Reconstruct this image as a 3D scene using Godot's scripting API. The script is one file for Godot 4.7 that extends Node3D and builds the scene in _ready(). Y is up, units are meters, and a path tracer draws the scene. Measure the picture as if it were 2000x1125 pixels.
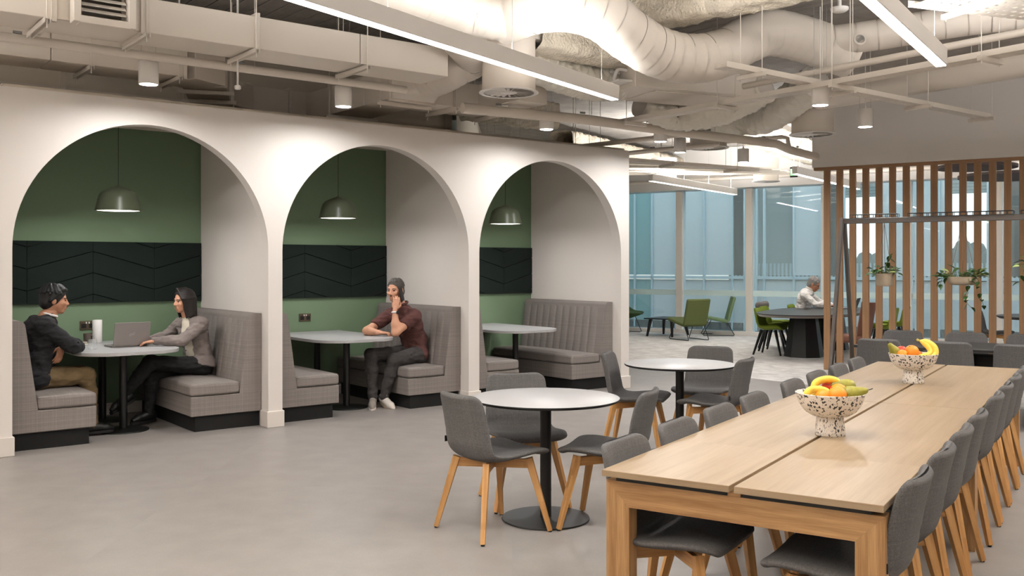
extends Node3D
# Open-plan office lounge: three arched booths, a long oak table, exposed ceiling services and a glazed lounge behind.
# Two plan grids are used: the booth wall runs along U (yaw YA), the long table, screen and windows stand on S/L (yaw YT).

const YA := 0.66358
const YT := -0.56811
const OA := Vector3(-4.029, 0, -7.717)
const OT := Vector3(0.3495, 0, -3.7285)
var M := {}
var used := {}
var rng := RandomNumberGenerator.new()


func pa(u: float, v: float, y := 0.0) -> Vector3:
	return OA + Vector3(0.78780, 0, -0.61594) * u + Vector3(-0.61594, 0, -0.78780) * v + Vector3(0, y, 0)


func pt(s: float, l: float, y := 0.0) -> Vector3:
	return OT + Vector3(0.84292, 0, 0.53804) * s + Vector3(0.53804, 0, -0.84292) * l + Vector3(0, y, 0)


# ---------------------------------------------------------------- mesh building
class MB:
	var v := PackedVector3Array()
	var n := PackedVector3Array()
	var uv := PackedVector2Array()
	var ix := PackedInt32Array()

	func tri(a: Vector3, b: Vector3, c: Vector3) -> void:
		var nn := (b - a).cross(c - a).normalized()
		var i := v.size()
		for p in [a, b, c]:
			v.append(p)
			n.append(nn)
			uv.append(Vector2(p.x + p.z, p.y))
		ix.append_array([i, i + 2, i + 1])

	func quad(a: Vector3, b: Vector3, c: Vector3, d: Vector3, nn := Vector3.ZERO) -> void:
		if nn == Vector3.ZERO:
			nn = (c - a).cross(d - b).normalized()
		var i := v.size()
		var e1 := b - a
		var e2 := d - a
		var l1 := e1.length()
		var l2 := e2.length()
		var uu := [Vector2(0, 0), Vector2(l1, 0), Vector2(l1, l2), Vector2(0, l2)]
		if l2 > l1:
			uu = [Vector2(0, 0), Vector2(0, l1), Vector2(l2, l1), Vector2(l2, 0)]
		var off := Vector2(fposmod(a.x * 3.7 + a.z * 1.9, 1.0), fposmod(a.y * 5.3 + a.z * 2.3 + a.x, 1.0))
		for k in 4:
			v.append([a, b, c, d][k])
			n.append(nn)
			uv.append(uu[k] + off)
		ix.append_array([i, i + 2, i + 1, i, i + 3, i + 2])

	func box(c: Vector3, s: Vector3, bev := 0.0, b := Basis.IDENTITY) -> MB:
		var h := s * 0.5
		var q := minf(bev, minf(h.x, minf(h.y, h.z)) * 0.9)
		for ax in 3:
			for sg in [-1.0, 1.0]:
				var a1: int = (ax + 1) % 3
				var a2: int = (ax + 2) % 3
				var f := func(i: float, j: float) -> Vector3:
					var p := Vector3.ZERO
					p[ax] = sg * h[ax]
					p[a1] = i * (h[a1] - q)
					p[a2] = j * (h[a2] - q)
					return c + b * p
				if sg > 0:
					quad(f.call(-1.0, -1.0), f.call(1.0, -1.0), f.call(1.0, 1.0), f.call(-1.0, 1.0))
				else:
					quad(f.call(-1.0, 1.0), f.call(1.0, 1.0), f.call(1.0, -1.0), f.call(-1.0, -1.0))
		if q > 0.0:
			for ax in 3:
				var a1: int = (ax + 1) % 3
				var a2: int = (ax + 2) % 3
				for s1 in [-1.0, 1.0]:
					for s2 in [-1.0, 1.0]:
						var g := func(t: float, k: int) -> Vector3:
							var p := Vector3.ZERO
							p[ax] = t * (h[ax] - q)
							p[a1] = s1 * (h[a1] - (q if k == 1 else 0.0))
							p[a2] = s2 * (h[a2] - (q if k == 0 else 0.0))
							return c + b * p
						if s1 * s2 > 0:
							quad(g.call(-1.0, 0), g.call(-1.0, 1), g.call(1.0, 1), g.call(1.0, 0), b * _dir(ax, s1, s2))
						else:
							quad(g.call(-1.0, 1), g.call(-1.0, 0), g.call(1.0, 0), g.call(1.0, 1), b * _dir(ax, s1, s2))
			for s1 in [-1.0, 1.0]:
				for s2 in [-1.0, 1.0]:
					for s3 in [-1.0, 1.0]:
						var o := Vector3(s1, s2, s3)
						var p1 := c + b * (o * (h - Vector3(0, q, q)))
						var p2 := c + b * (o * (h - Vector3(q, 0, q)))
						var p3 := c + b * (o * (h - Vector3(q, q, 0)))
						if s1 * s2 * s3 > 0:
							tri(p1, p2, p3)
						else:
							tri(p1, p3, p2)
		return self

	func _dir(ax: int, s1: float, s2: float) -> Vector3:
		var p := Vector3.ZERO
		p[(ax + 1) % 3] = s1
		p[(ax + 2) % 3] = s2
		return p.normalized()

	# box with a real radius on every edge
	func rbox(c: Vector3, s: Vector3, r: float, b := Basis.IDENTITY, bulge := 0.0) -> MB:
		var h := s * 0.5
		r = minf(r, minf(h.x, minf(h.y, h.z)) * 0.99)
		for ax in 3:
			var a1: int = (ax + 1) % 3
			var a2: int = (ax + 2) % 3
			for sg in [-1.0, 1.0]:
				var l1 := _steps(h[a1], r, bulge > 0.0)
				var l2 := _steps(h[a2], r, bulge > 0.0)
				var base := v.size()
				for i in l1.size():
					for j in l2.size():
						var q := Vector3.ZERO
						q[ax] = sg * h[ax]
						q[a1] = l1[i]
						q[a2] = l2[j]
						var inner := q.clamp(-(h - Vector3.ONE * r), h - Vector3.ONE * r)
						var d := (q - inner).normalized()
						var p := inner + d * r
						if bulge > 0.0:
							var w: float = (1.0 - pow(q[a1] / h[a1], 2.0)) * (1.0 - pow(q[a2] / h[a2], 2.0))
							p += d * bulge * maxf(w, 0.0)
						v.append(c + b * p)
						n.append(b * d)
						uv.append(Vector2(q[a1], q[a2]))
				var w2 := l2.size()
				for i in l1.size() - 1:
					for j in w2 - 1:
						var k := base + i * w2 + j
						if sg > 0:
							ix.append_array([k, k + w2 + 1, k + w2, k, k + 1, k + w2 + 1])
						else:
							ix.append_array([k, k + w2, k + w2 + 1, k, k + w2 + 1, k + 1])
		return self

	func _steps(h: float, r: float, more: bool) -> PackedFloat32Array:
		var o := PackedFloat32Array()
		for k in 4:
			o.append(-h + r * (1.0 - cos(k * PI / 6.0)) if k < 3 else -h + r)
		if more:
			for k in range(1, 6):
				o.append(lerpf(-h + r, h - r, k / 6.0))
		for k in 4:
			o.append(-o[3 - k])
		return o

	# round tube along a path; radii may vary
	func tube(path: PackedVector3Array, r, sides := 12, caps := true, up := Vector3.UP) -> MB:
		var m := path.size()
		var base := v.size()
		var t0 := (path[1] - path[0]).normalized()
		var s0 := t0.cross(up)
		if s0.length() < 0.01:
			s0 = t0.cross(Vector3.RIGHT)
		s0 = s0.normalized()
		var along := 0.0
		for i in m:
			var t: Vector3 = (path[mini(i + 1, m - 1)] - path[maxi(i - 1, 0)]).normalized()
			s0 = (s0 - t * s0.dot(t)).normalized()
			var u0 := s0.cross(t)
			var rr: float = r if r is float else r[i]
			if i > 0:
				along += path[i].distance_to(path[i - 1])
			for k in sides + 1:
				var a := TAU * k / sides
				var d := s0 * cos(a) + u0 * sin(a)
				v.append(path[i] + d * rr)
				n.append(d)
				uv.append(Vector2(along, rr * a))
		var w := sides + 1
		for i in m - 1:
			for k in sides:
				var q := base + i * w + k
				ix.append_array([q, q + w + 1, q + w, q, q + 1, q + w + 1])
		if caps:
			for e in [0, m - 1]:
				var t: Vector3 = (path[1] - path[0]) if e == 0 else (path[m - 1] - path[m - 2])
				t = t.normalized() * (-1.0 if e == 0 else 1.0)
				var c0 := v.size()
				v.append(path[e])
				n.append(t)
				uv.append(Vector2.ZERO)
				for k in w:
					v.append(v[base + e * w + k])
					n.append(t)
					uv.append(Vector2.ZERO)
				for k in sides:
					if e == 0:
						ix.append_array([c0, c0 + 2 + k, c0 + 1 + k])
					else:
						ix.append_array([c0, c0 + 1 + k, c0 + 2 + k])
		return self

	func rod(a: Vector3, b: Vector3, r: float, sides := 8) -> MB:
		return tube(PackedVector3Array([a, b]), r, sides)

	# square bar from a to b, sections wa and wb, turned about its length towards "side"
	func bar(a: Vector3, b: Vector3, w0: Vector2, w1: Vector2, side := Vector3.RIGHT) -> MB:
		var t := (b - a).normalized()
		var x := (side - t * side.dot(t)).normalized()
		var y := t.cross(x)
		var f := func(p: Vector3, w: Vector2, i: float, j: float) -> Vector3: return p + x * i * w.x * 0.5 + y * j * w.y * 0.5
		var p0 := [f.call(a, w0, -1.0, -1.0), f.call(a, w0, 1.0, -1.0), f.call(a, w0, 1.0, 1.0), f.call(a, w0, -1.0, 1.0)]
		var p1 := [f.call(b, w1, -1.0, -1.0), f.call(b, w1, 1.0, -1.0), f.call(b, w1, 1.0, 1.0), f.call(b, w1, -1.0, 1.0)]
		for k in 4:
			var k2 := (k + 1) % 4
			quad(p0[k], p0[k2], p1[k2], p1[k])
		quad(p0[3], p0[2], p0[1], p0[0])
		quad(p1[0], p1[1], p1[2], p1[3])
		return self

	# profile of (radius, height) turned about y
	func lathe(pr: Array, sides := 32, c := Vector3.ZERO, b := Basis.IDENTITY) -> MB:
		var rows := []
		var length := 0.0
		for i in pr.size():
			var here: Vector2 = pr[i]
			var na := Vector2.ZERO
			var nb := Vector2.ZERO
			if i > 0:
				var e: Vector2 = here - pr[i - 1]
				length += e.length()
				na = Vector2(e.y, -e.x).normalized()
			if i < pr.size() - 1:
				var e: Vector2 = pr[i + 1] - here
				nb = Vector2(e.y, -e.x).normalized()
			if i == 0:
				rows.append([here, nb, length])
			elif i == pr.size() - 1:
				rows.append([here, na, length])
			elif na.dot(nb) > 0.6:
				rows.append([here, (na + nb).normalized(), length])
			else:
				rows.append([here, na, length])
				rows.append([here, nb, length])
		var base := v.size()
		var w := sides + 1
		for r in rows:
			for k in w:
				var a := TAU * k / sides
				v.append(c + b * Vector3(r[0].x * cos(a), r[0].y, r[0].x * sin(a)))
				n.append(b * Vector3(r[1].x * cos(a), r[1].y, r[1].x * sin(a)))
				uv.append(Vector2(float(k) / sides, r[2]))
		for i in rows.size() - 1:
			if rows[i][0].is_equal_approx(rows[i + 1][0]):
				continue
			for k in sides:
				var q := base + i * w + k
				ix.append_array([q, q + 1, q + w + 1, q, q + w + 1, q + w])
		return self

	# outline in xy (counter-clockwise), pushed along z from z0 to z1
	func extrude(poly: PackedVector2Array, z0: float, z1: float, xf := Transform3D.IDENTITY, smooth := 0.85) -> MB:
		var tr := Geometry2D.triangulate_polygon(poly)
		for side in 2:
			var base := v.size()
			for p in poly:
				v.append(xf * Vector3(p.x, p.y, z1 if side else z0))
				n.append(xf.basis * Vector3(0, 0, 1 if side else -1))
				uv.append(p)
			for k in range(0, tr.size(), 3):
				var a := poly[tr[k]]
				var cw: bool = (poly[tr[k + 1]] - a).cross(poly[tr[k + 2]] - a) < 0
				if cw == (side == 1):
					ix.append_array([base + tr[k], base + tr[k + 1], base + tr[k + 2]])
				else:
					ix.append_array([base + tr[k], base + tr[k + 2], base + tr[k + 1]])
		var m := poly.size()
		var along := 0.0
		for k in m:
			var p := poly[k]
			var q := poly[(k + 1) % m]
			var d := (q - p).normalized()
			var nn := Vector2(d.y, -d.x)
			var before := (p - poly[(k + m - 1) % m]).normalized()
			var after := (poly[(k + 2) % m] - q).normalized()
			var n0 := nn
			var n1 := nn
			if before.dot(d) > smooth:
				n0 = (nn + Vector2(before.y, -before.x)).normalized()
			if after.dot(d) > smooth:
				n1 = (nn + Vector2(after.y, -after.x)).normalized()
			var i := v.size()
			var l2 := along + p.distance_to(q)
			for c in [[p, z0, n0, along], [q, z0, n1, l2], [q, z1, n1, l2], [p, z1, n0, along]]:
				v.append(xf * Vector3(c[0].x, c[0].y, c[1]))
				n.append(xf.basis * Vector3(c[2].x, c[2].y, 0))
				uv.append(Vector2(c[3], c[1]))
			ix.append_array([i, i + 2, i + 1, i, i + 3, i + 2])
			along = l2
		return self

	# surface from a function of (i, j) in 0..1; normals from neighbours
	func surf(f: Callable, nu: int, nv: int, flip := false, wrap := false) -> MB:
		var base := v.size()
		for i in nu + 1:
			for j in nv + 1:
				v.append(f.call(float(i) / nu, float(j) / nv))
				uv.append(Vector2(float(i) / nu, float(j) / nv))
		var w := nv + 1
		for i in nu + 1:
			for j in nv + 1:
				var i0 := maxi(i - 1, 0)
				var i1 := mini(i + 1, nu)
				var j0 := maxi(j - 1, 0)
				var j1 := mini(j + 1, nv)
				if wrap:
					j0 = j - 1 if j > 0 else nv - 1
					j1 = j + 1 if j < nv else 1
				var nn := (v[base + i1 * w + j] - v[base + i0 * w + j]).cross(v[base + i * w + j1] - v[base + i * w + j0])
				nn = nn.normalized() if nn.length() > 1e-12 else Vector3.UP
				n.append(-nn if flip else nn)
		for i in nu:
			for j in nv:
				var q := base + i * w + j
				if flip:
					ix.append_array([q, q + w, q + w + 1, q, q + w + 1, q + 1])
				else:
					ix.append_array([q, q + w + 1, q + w, q, q + 1, q + w + 1])
		return self

	func ball(c: Vector3, r: Vector3, b := Basis.IDENTITY, nu := 10, nv := 16) -> MB:
		var base := v.size()
		for i in nu + 1:
			var la := PI * (float(i) / nu - 0.5)
			for j in nv + 1:
				var lo := TAU * j / nv
				var d := Vector3(cos(la) * cos(lo), sin(la), cos(la) * sin(lo))
				v.append(c + b * (d * r))
				n.append((b * (d / r)).normalized())
				uv.append(Vector2(float(j) / nv, float(i) / nu))
		var w := nv + 1
		for i in nu:
			for j in nv:
				var q := base + i * w + j
				ix.append_array([q, q + 1, q + w + 1, q, q + w + 1, q + w])
		return self

	func mesh() -> ArrayMesh:
		var a := []
		a.resize(Mesh.ARRAY_MAX)
		a[Mesh.ARRAY_VERTEX] = v
		a[Mesh.ARRAY_NORMAL] = n
		a[Mesh.ARRAY_TEX_UV] = uv
		a[Mesh.ARRAY_INDEX] = ix
		var m := ArrayMesh.new()
		m.add_surface_from_arrays(Mesh.PRIMITIVE_TRIANGLES, a)
		return m


# ---------------------------------------------------------------- nodes
func numbered(called: String) -> String:
	if not used.has(called):
		used[called] = 0
		return called
	used[called] += 1
	return "%s_%03d" % [called, used[called]]


func tag(o: Node3D, label: String, category: String, group := "") -> Node3D:
	o.set_meta("label", label)
	o.set_meta("category", category)
	if group:
		o.set_meta("group", group)
	return o


func thing(called: String, label: String, category: String, at := Vector3.ZERO, yaw := 0.0, group := "") -> Node3D:
	var o := Node3D.new()
	o.name = numbered(called)
	add_child(o, true)
	o.position = at
	o.rotation.y = yaw
	return tag(o, label, category, group)


func part(parent: Node3D, called: String, mesh, mat: Material, at := Vector3.ZERO, b := Basis.IDENTITY, label := "") -> MeshInstance3D:
	var o := MeshInstance3D.new()
	o.name = called
	o.mesh = mesh.mesh() if mesh is MB else mesh
	o.material_override = mat
	o.transform = Transform3D(b, at)
	parent.add_child(o, true)
	if label:
		o.set_meta("label", label)
	return o


# a thing that is one mesh
func solo(called: String, mesh, mat: Material, label: String, category: String, at := Vector3.ZERO, yaw := 0.0, group := "") -> MeshInstance3D:
	var o := part(self, numbered(called), mesh, mat, at, Basis(Vector3.UP, yaw))
	tag(o, label, category, group)
	return o


func struct(called: String, mesh, mat: Material, at := Vector3.ZERO, yaw := 0.0) -> MeshInstance3D:
	var o := part(self, numbered(called), mesh, mat, at, Basis(Vector3.UP, yaw))
	o.set_meta("kind", "structure")
	return o


func copy(o: Node3D, at: Vector3, yaw: float, label := "", group := "") -> Node3D:
	var c: Node3D = o.duplicate()
	c.name = numbered(str(o.name))
	add_child(c, true)
	c.position = at
	c.rotation.y = yaw
	if label:
		c.set_meta("label", label)
	if group:
		c.set_meta("group", group)
	return c


func spline(pts: Array, per := 8) -> PackedVector3Array:
	var o := PackedVector3Array()
	for i in pts.size() - 1:
		var a: Vector3 = pts[maxi(i - 1, 0)]
		var b: Vector3 = pts[i]
		var c: Vector3 = pts[i + 1]
		var d: Vector3 = pts[mini(i + 2, pts.size() - 1)]
		for k in per:
			o.append(b.cubic_interpolate(c, a, d, float(k) / per))
	o.append(pts[-1])
	return o


func arc2(c: Vector2, r: float, a0: float, a1: float, n: int) -> PackedVector2Array:
	var o := PackedVector2Array()
	for k in n + 1:
		var a := lerpf(a0, a1, float(k) / n)
		o.append(c + Vector2(cos(a), sin(a)) * r)
	return o


# ---------------------------------------------------------------- materials
func mat(color: Color, rough := 0.6, metal := 0.0) -> StandardMaterial3D:
	var m := StandardMaterial3D.new()
	m.albedo_color = color
	m.roughness = rough
	m.metallic = metal
	return m


func tex(im: Image) -> ImageTexture:
	im.generate_mipmaps()
	return ImageTexture.create_from_image(im)


func noise(seed_: int, freq: float, oct := 3) -> FastNoiseLite:
	var f := FastNoiseLite.new()
	f.seed = seed_
	f.noise_type = FastNoiseLite.TYPE_SIMPLEX
	f.frequency = freq
	f.fractal_octaves = oct
	return f


func oak_image(base: Color, dark: Color, seed_: int, strong: float) -> Image:
	var w := 1024
	var h := 256
	var im := Image.create(w, h, false, Image.FORMAT_RGB8)
	var a := noise(seed_, 0.004, 3)
	var b := noise(seed_ + 1, 0.02, 2)
	var c := noise(seed_ + 2, 0.006, 2)
	for y in h:
		for x in w:
			# wraps in y through a circle so that boards may repeat
			var ang := TAU * y / h
			var cy := cos(ang) * 41.0
			var sy := sin(ang) * 41.0
			var wav := c.get_noise_3d(x * 0.5, cy, sy)
			var g := a.get_noise_3d(x * 0.25, cy * 9.0 + wav * 46.0, sy * 9.0)
			var fine := b.get_noise_3d(x * 0.35, cy * 26.0, sy * 26.0)
			var t := clampf(0.45 + g * 0.75 * strong + fine * 0.45 * strong, 0.0, 1.0)
			im.set_pixel(x, y, dark.lerp(base, t))
	return im


func speckle(size: int, base: Color, amp: float, seed_: int, coarse := 0.0, tint := Color.BLACK) -> Image:
	var im := Image.create(size, size, false, Image.FORMAT_RGB8)
	var a := noise(seed_, 0.012, 4)
	a.noise_type = FastNoiseLite.TYPE_SIMPLEX_SMOOTH
	rng.seed = seed_
	for y in size:
		for x in size:
			var k := 1.0 + rng.randf_range(-amp, amp)
			if coarse > 0.0:
				var m := minf(float(x) / size, 1.0 - float(x) / size) * 2.0
				var q := lerpf(a.get_noise_2d(x + 900, y), a.get_noise_2d(x, y), smoothstep(0.0, 0.3, m))
				k += q * coarse
			var c := Color(base.r * k, base.g * k, base.b * k)
			im.set_pixel(x, y, c)
	return im


func weave(size: int, base: Color, amp: float, seed_: int, streak := 0.5) -> Image:
	var im := Image.create(size, size, false, Image.FORMAT_RGB8)
	rng.seed = seed_
	var rows := PackedFloat32Array()
	var cols := PackedFloat32Array()
	for k in size:
		rows.append(rng.randf_range(-1, 1))
		cols.append(rng.randf_range(-1, 1))
	for y in size:
		for x in size:
			var s := (rows[y] if (x + y) % 2 == 0 else cols[x]) * streak + rng.randf_range(-1, 1) * (1.0 - streak)
			var k := 1.0 + s * amp
			im.set_pixel(x, y, Color(base.r * k, base.g * k, base.b * k))
	return im


func bumps(size: int, seed_: int, freq: float, strength: float, oct := 3) -> ImageTexture:
	var im := Image.create(size, size, false, Image.FORMAT_L8)
	var a := noise(seed_, freq, oct)
	for y in size:
		for x in size:
			im.set_pixel(x, y, Color.from_hsv(0, 0, 0.5 + 0.5 * a.get_noise_2d(x, y)))
	im.convert(Image.FORMAT_RGBA8)
	im.bump_map_to_normal_map(strength)
	return tex(im)


func tri(m: StandardMaterial3D, scale: float, world := false) -> StandardMaterial3D:
	m.uv1_triplanar = true
	m.uv1_world_triplanar = world
	m.uv1_scale = Vector3.ONE * scale
	return m


func textured(im: Image, rough: float, scale := 0.0) -> StandardMaterial3D:
	var m := mat(Color.WHITE, rough)
	m.albedo_texture = tex(im)
	if scale > 0.0:
		tri(m, scale)
	return m


func glow(c: Color, energy: float) -> StandardMaterial3D:
	var m := mat(Color(0.9, 0.9, 0.9), 0.5)
	m.emission_enabled = true
	m.emission = c
	m.emission_energy_multiplier = energy
	return m


func chips_image() -> Image:
	var w := 512
	var h := 256
	var im := Image.create(w, h, false, Image.FORMAT_RGB8)
	im.fill(Color(0.90, 0.87, 0.83))
	rng.seed = 77
	for k in 560:
		var cx := rng.randf() * w
		var cy := rng.randf() * h
		var big := pow(rng.randf(), 2.4)
		var rx := 1.6 + big * 7.0 * rng.randf_range(0.5, 1.0)
		var ry := 1.6 + big * 8.0 * rng.randf_range(0.5, 1.0)
		var a := rng.randf() * PI
		var tone := rng.randf_range(0.07, 0.16)
		var n0 := rng.randf() * 100.0
		for y in range(-10, 11):
			for x in range(-10, 11):
				var q := Vector2(x, y).rotated(a)
				var e := Vector2(q.x / rx, q.y / ry).length()
				var wob := 1.0 + 0.28 * sin(q.angle() * 3.0 + n0) + 0.15 * sin(q.angle() * 5.0 + n0 * 2.0)
				if e < wob:
					im.set_pixel(posmod(int(cx) + x, w), clampi(int(cy) + y, 0, h - 1), Color(tone, tone, tone * 1.05))
	return im


func make_materials() -> void:
	M.wall = mat(Color(0.85, 0.825, 0.80), 0.75)
	M.wall.normal_enabled = true
	M.wall.normal_texture = bumps(256, 5, 0.08, 1.0)
	M.wall.normal_scale = 0.06
	tri(M.wall, 0.9)
	M.beige = mat(Color(0.80, 0.76, 0.70), 0.8)
	M.skirt = mat(Color(0.84, 0.81, 0.78), 0.45)
	M.green_wall = mat(Color(0.42, 0.505, 0.395), 0.75)
	M.felt = textured(weave(128, Color(0.028, 0.085, 0.066), 0.14, 9, 0.7), 0.97, 4.0)
	M.floor = textured(speckle(512, Color(0.535, 0.514, 0.497), 0.02, 3, 0.05), 0.42, 0.45)
	M.floor.metallic_specular = 0.35
	M.carpet = textured(speckle(512, Color(0.78, 0.768, 0.755), 0.09, 4, 0.14), 0.97, 0.5)
	M.slab = textured(speckle(512, Color(0.60, 0.575, 0.545), 0.05, 6, 0.12), 0.9, 0.4)
	M.duct = mat(Color(0.84, 0.805, 0.76), 0.5)
	M.paint = mat(Color(0.86, 0.83, 0.79), 0.45)
	M.steel = mat(Color(0.62, 0.62, 0.61), 0.4, 0.6)
	M.spray = textured(speckle(256, Color(0.84, 0.80, 0.73), 0.06, 12, 0.12), 0.95, 1.0)
	M.spray.normal_enabled = true
	M.spray.normal_texture = bumps(256, 13, 0.09, 6.0, 4)
	M.spray.normal_scale = 0.7
	M.foil = mat(Color(0.87, 0.85, 0.80), 0.35)
	M.white_paint = mat(Color(0.88, 0.865, 0.845), 0.4)
	M.light_body = mat(Color(0.80, 0.785, 0.77), 0.4)
	M.lit = glow(Color(1.0, 0.975, 0.94), 5.0)
	M.lit_spot = glow(Color(1.0, 0.97, 0.92), 7.0)
	M.lit_pendant = glow(Color(1.0, 0.96, 0.90), 2.6)
	M.black = mat(Color(0.035, 0.034, 0.034), 0.45)
	M.black_matt = mat(Color(0.028, 0.026, 0.025), 0.8)
	M.laminate = mat(Color(0.645, 0.642, 0.645), 0.38)
	M.laminate_edge = mat(Color(0.86, 0.84, 0.82), 0.4)
	M.bench = textured(weave(256, Color(0.475, 0.448, 0.43), 0.17, 21, 0.75), 0.92, 1.8)
	M.chair = textured(weave(256, Color(0.335, 0.328, 0.325), 0.30, 22, 0.3), 0.95, 1.7)
	var oak := textured(oak_image(Color(0.73, 0.58, 0.40), Color(0.55, 0.395, 0.235), 31, 0.8), 0.5)
	oak.uv1_scale = Vector3(0.9, 3.2, 1)
	M.oak = oak
	var top := textured(oak_image(Color(0.635, 0.558, 0.455), Color(0.56, 0.472, 0.36), 37, 0.7), 0.36)
	top.uv1_scale = Vector3(0.5, 1.6, 1)
	M.oak_top = top
	var slat := textured(oak_image(Color(0.61, 0.465, 0.325), Color(0.53, 0.395, 0.265), 41, 0.6), 0.6)
	slat.uv1_scale = Vector3(0.6, 2.4, 1)
	M.oak_slat = slat
	var leg := textured(oak_image(Color(0.80, 0.62, 0.40), Color(0.66, 0.47, 0.26), 43, 0.8), 0.5)
	leg.uv1_scale = Vector3(1.4, 5.0, 1)
	M.oak_leg = leg
	M.bronze = mat(Color(0.30, 0.275, 0.255), 0.42, 0.4)
	M.shade = mat(Color(0.33, 0.36, 0.285), 0.32)
	M.shade.metallic_specular = 0.4
	M.chips = textured(chips_image(), 0.35)
	M.chips.uv1_scale = Vector3(2, 4.2, 1)
	M.glass = mat(Color(0.78, 0.88, 0.88, 0.16), 0.02)
	M.glass.transparency = BaseMaterial3D.TRANSPARENCY_ALPHA
	M.glass.metallic_specular = 0.7
	M.frost = mat(Color(0.86, 0.95, 0.95, 0.85), 0.5)
	M.frost.transparency = BaseMaterial3D.TRANSPARENCY_ALPHA
	M.mullion = mat(Color(0.86, 0.84, 0.81), 0.45)
	M.panel_blue = mat(Color(0.765, 0.80, 0.80), 0.35)
	M.panel_teal = mat(Color(0.48, 0.65, 0.65), 0.35)
	M.panel_dark = mat(Color(0.20, 0.21, 0.225), 0.5)
	M.alu = mat(Color(0.70, 0.78, 0.80), 0.4)
	M.tumbler = mat(Color(0.93, 0.96, 0.96, 0.10), 0.02)
	M.tumbler.transparency = BaseMaterial3D.TRANSPARENCY_ALPHA
	M.lime = mat(Color(0.45, 0.52, 0.10), 0.8)
	M.olive = textured(weave(128, Color(0.36, 0.395, 0.215), 0.12, 51, 0.4), 0.9, 6.0)
	M.mint = textured(weave(128, Color(0.42, 0.51, 0.37), 0.12, 52, 0.4), 0.9, 6.0)
	M.forest = textured(weave(128, Color(0.20, 0.29, 0.11), 0.12, 53, 0.4), 0.9, 6.0)
	M.rust = mat(Color(0.48, 0.33, 0.27), 0.8)
	M.concrete = textured(speckle(128, Color(0.66, 0.60, 0.52), 0.06, 61, 0.1), 0.9, 3.0)
	M.leaf = mat(Color(0.16, 0.27, 0.09), 0.45)
	M.leaf_pale = mat(Color(0.62, 0.68, 0.42), 0.5)
	M.leaf.backlight_enabled = true
	M.leaf.backlight = Color(0.08, 0.14, 0.03)
	M.laptop = mat(Color(0.50, 0.475, 0.46), 0.45, 0.2)
	M.socket = mat(Color(0.42, 0.37, 0.30), 0.35, 0.7)
	M.hedge = textured(speckle(128, Color(0.12, 0.15, 0.13), 0.3, 71, 0.3), 0.95, 2.0)
	M.exit_green = glow(Color(0.1, 0.75, 0.35), 1.0)
	M.desk = mat(Color(0.09, 0.085, 0.085), 0.4)
	M.table_edge = mat(Color(0.50, 0.47, 0.45), 0.35)
	M.raft = mat(Color(0.31, 0.27, 0.27), 0.9)
	M.cord = mat(Color(0.42, 0.33, 0.24), 0.8)
	M.stem_green = mat(Color(0.34, 0.36, 0.16), 0.6)
	M.stem = mat(Color(0.16, 0.11, 0.07), 0.8)
	M.olive_stem = mat(Color(0.28, 0.30, 0.12), 0.7)
	M.orange = mat(Color(0.95, 0.56, 0.13), 0.42)
	M.orange.normal_enabled = true
	M.orange.normal_texture = bumps(128, 81, 0.25, 2.0)
	M.orange.normal_scale = 0.25
	tri(M.orange, 8.0)
	M.pear = textured(speckle(128, Color(0.52, 0.50, 0.16), 0.08, 82, 0.5), 0.45, 4.0)
	M.banana = textured(speckle(128, Color(0.93, 0.80, 0.30), 0.03, 83, 0.12), 0.5, 5.0)
	M.banana_stalk = mat(Color(0.62, 0.56, 0.24), 0.6)
	M.apple = mat(Color(0.80, 0.24, 0.14), 0.35)
	M.eye = mat(Color(0.07, 0.05, 0.045), 0.3)
	M.lips = mat(Color(0.55, 0.30, 0.25), 0.5)
	M.skin_tan = mat(Color(0.66, 0.47, 0.36), 0.55)
	M.skin_fair = mat(Color(0.76, 0.56, 0.45), 0.55)
	M.hair_black = mat(Color(0.028, 0.024, 0.024), 0.6)
	M.hair_brown = mat(Color(0.085, 0.052, 0.04), 0.55)
	M.hair_grey = mat(Color(0.24, 0.22, 0.20), 0.7)
	M.hair_silver = mat(Color(0.50, 0.49, 0.48), 0.7)
	M.blazer = textured(weave(128, Color(0.105, 0.105, 0.115), 0.12, 91, 0.5), 0.9, 6.0)
	M.khaki = textured(weave(128, Color(0.40, 0.33, 0.22), 0.08, 92, 0.5), 0.9, 6.0)
	M.shirt_white = mat(Color(0.87, 0.86, 0.85), 0.75)
	M.shirt_cream = mat(Color(0.84, 0.81, 0.74), 0.75)
	M.cardigan = textured(weave(128, Color(0.46, 0.425, 0.41), 0.10, 93, 0.4), 0.95, 6.0)
	M.black_cloth = mat(Color(0.025, 0.025, 0.027), 0.85)
	M.grey_cloth = mat(Color(0.40, 0.38, 0.37), 0.9)
	M.maroon = textured(weave(128, Color(0.33, 0.195, 0.18), 0.10, 94, 0.4), 0.9, 6.0)
	M.charcoal = textured(weave(128, Color(0.20, 0.185, 0.18), 0.10, 95, 0.4), 0.9, 6.0)
	M.shoe_white = mat(Color(0.80, 0.77, 0.74), 0.6)
	M.shoe_grey = mat(Color(0.50, 0.47, 0.44), 0.8)
	M.sole = mat(Color(0.62, 0.56, 0.49), 0.7)
	M.lanyard = mat(Color(0.05, 0.22, 0.80), 0.6)
	M.mug = mat(Color(0.36, 0.32, 0.29), 0.5)
	M.mug_handle = mat(Color(0.60, 0.56, 0.50), 0.5)
	M.emblem = mat(Color(0.70, 0.68, 0.66), 0.4, 0.5)
	M.panel_grey = mat(Color(0.50, 0.49, 0.49), 0.8)


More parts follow.
